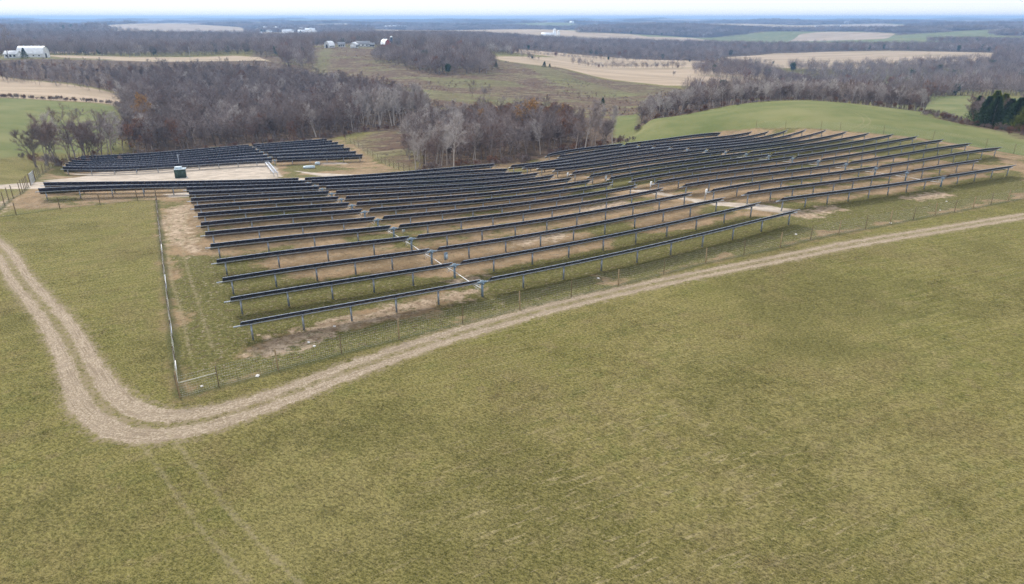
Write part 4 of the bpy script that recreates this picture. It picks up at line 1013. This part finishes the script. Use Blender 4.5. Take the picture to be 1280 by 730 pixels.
# grass tufts over the near hay field and inside the fence
def tuft_mat():
    t = NT('grass_blades'); g = t.N('ShaderNodeNewGeometry'); inf = t.N('ShaderNodeObjectInfo')
    hay = hay_colour(t, g.outputs['Position'])[4]
    rr_ = inf.outputs['Random']; r2 = t.math('FRACT', t.math('MULTIPLY', rr_, 13.7))
    c = t.mix(t.rng(rr_, .60, .80, 0, .55, False), hay, (.36, .31, .14))
    c = t.mix(t.rng(r2, .62, .72, 0, .6, False), c, (.075, .110, .026))
    c = t.mix(t.rng(r2, .12, .04, 0, .7, False), c, (.20, .135, .075))
    t.b.inputs['Roughness'].default_value = .7
    return t.col(c)
M_TUFT = tuft_mat(); TUFT = []
for i in range(5):
    r_ = np.random.RandomState(900 + i); nb = 44; a = r_.uniform(0, 2 * PI, nb); rad_ = .24 * np.sqrt(r_.rand(nb)); P0 = np.stack([np.cos(a) * rad_, np.sin(a) * rad_ * .7, np.zeros(nb) - .01], -1)
    d = np.stack([np.cos(a + r_.normal(0, .8, nb)), np.sin(a + r_.normal(0, .8, nb)), r_.uniform(.35, 1.5, nb)], -1); d /= np.linalg.norm(d, axis=1)[:, None]; s_ = np.cross(d, r_.normal(0, 1, d.shape)); s_ /= np.linalg.norm(s_, axis=1)[:, None]
    L_ = r_.uniform(.07, .17, (nb, 1)); w_ = .008
    b = MB(); b.quads(np.stack([P0 - s_ * w_, P0 + s_ * w_, P0 + d * L_ + s_ * w_ * .5, P0 + d * L_ - s_ * w_ * .5], 1)); TUFT.append(b.mesh('tuft', M_TUFT))
r_ = np.random.RandomState(99); TP = []
for d0, d1, dn_ in ((24, 62, 9.0), (62, 100, 5.0), (100, 155, 2.4)):
    n_ = int((d1 * d1 - d0 * d0) * R(80) / 2 * dn_); D_ = np.sqrt(r_.uniform(d0 * d0, d1 * d1, n_)); a = r_.uniform(-R(40), R(40), n_); TP.append(np.column_stack([np.sin(a) * D_, np.cos(a) * D_]))
TP = np.concatenate(TP); dtk, wtk = poly_dist(TP[:, 0], TP[:, 1], TR[:, :2], TR[:, 2]); yd_ = poly_sdf(TP[:, 0], TP[:, 1], YARD)
clump = np.sin(TP[:, 0] * .9 + 2 * np.sin(TP[:, 1] * .7)) * np.sin(TP[:, 1] * 1.1 + TP[:, 0] * .3)
ok = ((dtk > wtk * 1.0) | ((dtk < wtk * .14) & (r_.rand(len(TP)) < .5)) | (r_.rand(len(TP)) < .05)) & ((yd_ < 0) | ((clump > .15) & (r_.rand(len(TP)) < .5)))
gap_ = np.sin(TP[:, 0] * .31 + 1.7 * np.sin(TP[:, 1] * .23)) * np.sin(TP[:, 1] * .37 + 1.3 * np.sin(TP[:, 0] * .19)) + .6 * np.sin(TP[:, 0] * 1.3 + TP[:, 1] * .4) * np.sin(TP[:, 1] * 1.7 - TP[:, 0] * .5) + r_.normal(0, .25, len(TP))
ok &= (gap_ > -.45)
ok &= np.maximum.reduce([poly_sdf(TP[:, 0], TP[:, 1], q) for q in PADS + SOILS]) < 0
TP = TP[ok]; gap_ = gap_[ok]
gt_ = wood('grass_tufts', 'short mown tufts of green and straw coloured grass', TP, TUFT, r_.randint(0, 5, len(TP)), r_.uniform(.6, 1.35, len(TP)) ** 1.2 * np.clip(.95 + .35 * gap_, .6, 1.6), 'grass')
# middle distance woods
def wood_field(x, y):
    ok = openland(x, y) < 0
    for P in STUBS + PASTS[:1]: ok &= poly_sdf(x, y, P) < -2
    return ok
mk = lambda n_, s_: np.random.RandomState(s_).choice([0, 1, 2, 3, 4, 5, 6, 7, 8], n_, p=[.16, .16, .16, .15, .14, .14, .04, .025, .025])
P = np.concatenate([scatter(W_BARN2, 6.5, 21), scatter(W_BARN3, 7.5, 23)]); P2 = scatter(W_LBACK, 8.0, 22, lambda x, y: np.minimum.reduce([-poly_sdf(x, y, q) for q in STUBS]) > 2)
for nm, lab, Q in (('ridge_wood', 'bare wood on the ridge around the red barn', P), ('valley_back_wood', 'broad bare wood beyond the white barn on the left', P2)):
    wood(nm, lab, Q, FARM, mk(len(Q), 7), np.random.RandomState(8).uniform(.7, 1.15, len(Q)))
RING1 = ud((610, 760), (640, 1050), (950, 1010), (1040, 830), (1160, 800), (1165, 560), (1200, 610), (1300, 590), (1700, 560), (1900, 2600), (640, 2600), (600, 1500))
def hedge_ok(x, y): return np.minimum.reduce([-poly_sdf(x, y, q) for q in STUBS]) > 3
P = scatter(RING1, 9.5, 31, lambda x, y: hedge_ok(x, y) & (openland(x, y) < 0))
wood('hill_wood', 'grey blue bare woods over the hills on the right', P, FARM, mk(len(P), 9), np.random.RandomState(10).uniform(.7, 1.15, len(P)))
HED = [ud((1165, 545), (1110, 470), (1020, 480), (900, 470), (860, 430), (855, 470), (900, 520), (1020, 560), (1100, 640), (1160, 700), (1220, 640)), ud((862, 745), (900, 715), (960, 750), (1010, 770), (1080, 740), (1090, 790), (1000, 840), (900, 850), (865, 800))]
P = np.concatenate([scatter(q, 6.5, 41) for q in HED]); P3 = np.concatenate([along_line(ud((715, 850), (760, 838), (800, 835), (850, 830)), 1.7, 1.3, 8), along_line(ud((640, 1000), (800, 1030), (960, 1020)), 2.5, 1.6, 10), along_line(ud((650, 870), (668, 800)), 6, 5, 13)])
n1_ = len(P); P = np.concatenate([P, P3])
wood('hedgerow', 'lines and clumps of bare trees between the tan stubble fields', P, FARM, mk(len(P), 11), np.concatenate([np.random.RandomState(12).uniform(.6, 1, n1_), np.random.RandomState(13).uniform(.3, .65, len(P3))]), 'hedgerow')
def polar(d0, d1, sp, seed, fn):
    r_ = np.random.RandomState(seed); out = []
    x, y = np.meshgrid(np.arange(-d1, d1, sp), np.arange(d0 * .5, d1, sp)); x = x.ravel() + r_.uniform(-.45, .45, x.size) * sp; y = y.ravel() + r_.uniform(-.45, .45, y.size) * sp
    D = np.hypot(x, y); m_ = (D > d0) & (D < d1) & (np.abs(x) < y * .92); x, y = x[m_], y[m_]
    m_ = fn(x, y); return np.column_stack([x[m_], y[m_]])
P = polar(1650, 2700, 16, 51, lambda x, y: (openland(x, y) < -.05) & (poly_sdf(x, y, RING1) < 0))
wood('far_wood', 'blue grey woods fading over the far hills', P, FARM, mk(len(P), 13), np.random.RandomState(14).uniform(.8, 1.3, len(P)))
P = polar(2600, 9000, 44, 52, lambda x, y: openland(x, y) < -.12)
wood('horizon_wood', 'hazy blue woods along the horizon', P, PATCH, np.random.RandomState(15).randint(0, 5, len(P)), np.random.RandomState(16).uniform(.8, 1.3, len(P)))
# single trees and bushes in the pasture and fields
SINGLES = [(545, 85, 'ever0', .55, 'round dark cedar in the pasture left of the grove'), (680, 84, 'ever1', .55, 'dark cedar at the tan field edge, the taller of the pair'), (687, 84, 'ever1', .35, 'smaller dark cedar of the pair at the field edge'),
           (590, 124, 'oak0', .8, 'bare spreading tree in the pasture hollow, left of its clump'), (604, 124, 'multi0', .75, 'bare tree with several stems in the pasture hollow clump'), (612, 123, 'oak2', .6, 'bare bushy tree right in the pasture hollow clump'),
           (753, 131, 'ever1', .45, 'dark pointed cedar behind the pale tree clump'), (128, 71, 'oak1', .75, 'round bare tree on the tan ground right of the white barn'), (162, 72, 'oak3', 1.0, 'large bare tree at the drive right of the white barn'),
           (10, 73, 'oak4', 1.75, 'huge dark bare tree left of the white barn'), (31, 73, 'ever0', .75, 'small dark cedar in front of the white barn'), (417, 55, 'orange0', 1.1, 'pale orange tree behind the grey arched barn'), (345, 60, 'orange0', .75, 'small orange tree in the wood left of the arched barn'),
           (376, 44, 'ever0', 1.4, 'dark green pines on the wooded rise'), (842, 95, 'multi1', .5, 'small bare tree standing on the tan field'), (172, 133, 'orange0', 1.3, 'bright orange oak at the front of the left wood'), (492, 108, 'brush0', 1.3, 'grey bushes at the edge of the pasture'), (620, 84, 'ever0', .5, 'dark cedar clump at the tan field edge')]
for u, v, k, s_, lab in SINGLES:
    x_, y_ = cast(u, v) if k != 'orange0' or v != 133 else uD(172, 318)
    tree_thing(x_, y_, k, s_, lab, None)

# ------------------------------------------------------------------ farm buildings
M_ROOFW = plain('pale_metal_roof', (.68, .71, .74), .5, .2, .10, .4); M_RED = plain('barn_red', (.30, .045, .030), .8, 0, .15, .8); M_DARK = plain('dark_opening', (.02, .02, .022)); M_SILO = plain('dark_blue_silo', (.030, .050, .085), .4, .2, .1); M_HOUSE = plain('pale_siding', (.62, .64, .64), .7, 0, .08, .5)
M_GREYR = plain('grey_shingle', (.25, .26, .28))
def arched_barn(u, v, L_, W_, H_, rz, label, wall=None, gam=False, roofm=None, D=None):
    x_, y_ = uD(u, D, v) if D else cast(u, v); root = empty('barn', (x_, y_, gz(x_, y_)), rz); tag(root, label, 'barn'); wall = wall or M_HOUSE; hw = W_ / 2; eh = H_ * .32
    prof = [(-hw, eh), (-hw * .80, H_ * .70), (-hw * .42, H_ * .93), (0, H_), (hw * .42, H_ * .93), (hw * .80, H_ * .70), (hw, eh)] if not gam else [(-hw, eh), (-hw * .62, H_ * .78), (0, H_), (hw * .62, H_ * .78), (hw, eh)]
    full = [(-hw, -1)] + prof + [(hw, -1)]
    b = MB(); 
    for sx in (-L_ / 2, L_ / 2): b.add([(sx, p[0], p[1]) for p in full], [tuple(range(len(full))) if sx > 0 else tuple(range(len(full)))[::-1]])
    for sg in (-1, 1): b.add([(-L_ / 2, sg * hw, -1), (L_ / 2, sg * hw, -1), (L_ / 2, sg * hw, eh), (-L_ / 2, sg * hw, eh)], [(0, 1, 2, 3)])
    b.build('wall', wall, root)
    b = MB(); o_ = 1.04
    for off in (0.05, .25):
        b.add([(sx * (L_ / 2 + .4), p[0] * o_, p[1] + off) for sx in (-1, 1) for p in prof], [(i, i + 1, i + 1 + len(prof), i + len(prof)) for i in range(len(prof) - 1)])
    b.build('roof', roofm or M_ROOFW, root)
    b = MB(); b.box((-L_ / 2 - .06, 0, 1.6), (.12, W_ * .34, 4)); b.build('door', M_DARK, root)
    b = MB(); b.box((L_ / 2 + .06, -W_ * .1, 1.4), (.12, W_ * .22, 3.4)); b.build('door', M_DARK, root)
    for i in range(4): b = MB(); b.box((-L_ * .33 + i * L_ * .22, -hw - .05, eh * .55), (1.1, .1, .9)); b.build('window', M_DARK, root)
    for i in range(3): b = MB(); b.tube([(-L_ * .3 + i * L_ * .3, 0, H_), (-L_ * .3 + i * L_ * .3, 0, H_ + .9)], .45, 8); b.build('roof_vent', M_STEEL, root)
    return root
arched_barn(43, 71.5, 21, 9, 8.6, R(2), 'big white arched roof barn on the far left hill')
arched_barn(412, 60, 9, 8, 7, R(62), D=880, label= 'grey arched roof barn beyond the rusty pasture')
def house(u, v, L_, W_, wh, rh, rz, label, cat='house', wall=None, roof=None, group=None, parts=True, name='farm_house', D=None):
    x_, y_ = uD(u, D, v) if D else cast(u, v); root = empty(name, (x_, y_, gz(x_, y_)), rz); tag(root, label, cat, group); wall = wall or M_HOUSE
    b = MB(); b.box((0, 0, wh / 2 - .5), (L_, W_, wh + 1))
    for sx in (-L_ / 2, L_ / 2): b.add([(sx, -W_ / 2, wh), (sx, W_ / 2, wh), (sx, 0, wh + rh)], [(0, 1, 2)])
    b.build('wall', wall, root); b = MB(); e = .5
    for sg in (-1, 1): b.add([(-L_ / 2 - e, sg * (W_ / 2 + e), wh - .15), (L_ / 2 + e, sg * (W_ / 2 + e), wh - .15), (L_ / 2 + e, 0, wh + rh + .12), (-L_ / 2 - e, 0, wh + rh + .12), (-L_ / 2 - e, sg * (W_ / 2 + e), wh - .35), (L_ / 2 + e, sg * (W_ / 2 + e), wh - .35), (L_ / 2 + e, 0, wh + rh - .05), (-L_ / 2 - e, 0, wh + rh - .05)], [(0, 1, 2, 3), (7, 6, 5, 4), (0, 4, 5, 1), (0, 3, 7, 4), (1, 5, 6, 2)])
    b.build('roof', roof or M_GREYR, root)
    if parts:
        for i in range(3): b = MB(); b.box((-L_ * .3 + i * L_ * .3, -W_ / 2 - .04, wh * .55), (1.6, .1, 1.5)); b.build('window' if i != 1 else 'door', M_DARK, root)
    return root
house(17, 72.5, 10, 7, 3.4, 2.2, R(5), 'white shed standing left of the big arched barn', 'shed', roof=M_ROOFW, name='shed')
house(443, 60.5, 7, 7, 4, 2.4, R(75), 'small white shed with two dark openings', 'shed', roof=M_ROOFW, name='shed', D=850)
house(454, 54.5, 16, 8, 3.6, 3, R(5), 'long pale farmhouse behind the small white shed', D=930)
house(465, 54.5, 6, 5, 3, 2, R(10), 'small pale garage right of the long farmhouse', 'garage', name='garage', D=925)
house(427, 56.5, 8, 6, 3.2, 2.5, R(10), 'low pale outbuilding right of the grey arched barn', 'shed', name='shed', D=890)
r_ = arched_barn(482, 55.5, 11, 9, 9.5, R(-50), 'red gambrel barn with pale roof above the grey wood', M_RED, True, D=930)
def silo(u, v, rad, h, mat, label, cap=M_WHITE, D=None):
    x_, y_ = uD(u, D, v) if D else cast(u, v); root = empty('silo', (x_, y_, gz(x_, y_))); tag(root, label, 'silo'); b = MB(); b.tube([(0, 0, -1), (0, 0, h)], rad, 20); b.build('silo_wall', mat, root, True)
    b = MB(); b.tube([(0, 0, h), (0, 0, h + rad * .4), (0, 0, h + rad * .75), (0, 0, h + rad)], [rad * 1.02, rad * .86, rad * .5, .05], 20); b.build('silo_dome', cap, root, True)
silo(489.5, 55, 1.7, 12, M_SILO, 'dark blue silo beside the red barn', D=930)
silo(693, 47.5, 4.5, 20, M_WHITE, 'tall white far silo above the green strip'); silo(698, 47.3, 4, 16, M_WHITE, 'shorter white far silo right of the tall one')
house(686, 47.6, 40, 20, 8, 6, 0, 'distant white farm shed left of the white silos', 'shed', M_WHITE, M_ROOFW, None, False, 'shed'); house(495, 35.6, 110, 30, 10, 4, R(3), 'long white distant shed beyond the red barn', 'shed', M_WHITE, M_ROOFW, None, False, 'shed')
rt = random.Random(77)
for (u0, u1, v0, v1, n_, lab, grp) in ((322, 395, 36, 44, 22, 'tiny pale building of the distant village on the left', 'distant village buildings'), (470, 520, 29.5, 31, 5, 'tiny pale farm building far off behind the ridge', 'distant farm buildings in the middle'), (690, 860, 27, 33, 6, 'tiny white building on the far hills right of centre', 'distant farm buildings right of centre'), (1020, 1060, 29, 36, 6, 'tiny white building far off on the right', 'distant farm buildings on the right'), (20, 60, 25, 31, 4, 'tiny pale building far off at left', 'distant farm buildings at far left')):
    for i in range(n_):
        s_ = rt.uniform(.8, 1.5); house(rt.uniform(u0, u1), rt.uniform(v0, v1), 20 * s_, 12 * s_, 6 * s_, 4 * s_, rt.uniform(0, 3), lab, 'building', M_WHITE, M_ROOFW if rt.random() < .6 else M_GREYR, grp, False, 'distant_building')
# utility poles
for i, (u, v, h) in enumerate(((238, 73, 11), (163, 70, 10))):
    x_, y_ = cast(u, v); root = empty('utility_pole', (x_, y_, gz(x_, y_))); tag(root, ('pale wooden utility pole on the far tan field', 'pale utility pole by the drive of the white barn')[i], 'pole')
    b = MB(); b.tube([(0, 0, -1), (0, 0, h)], [.22, .15], 8); b.build('pole', M_STEEL2, root); b = MB(); b.box((0, 0, h - .8), (2.4, .15, .15)); b.build('cross_arm', M_WOODP, root)
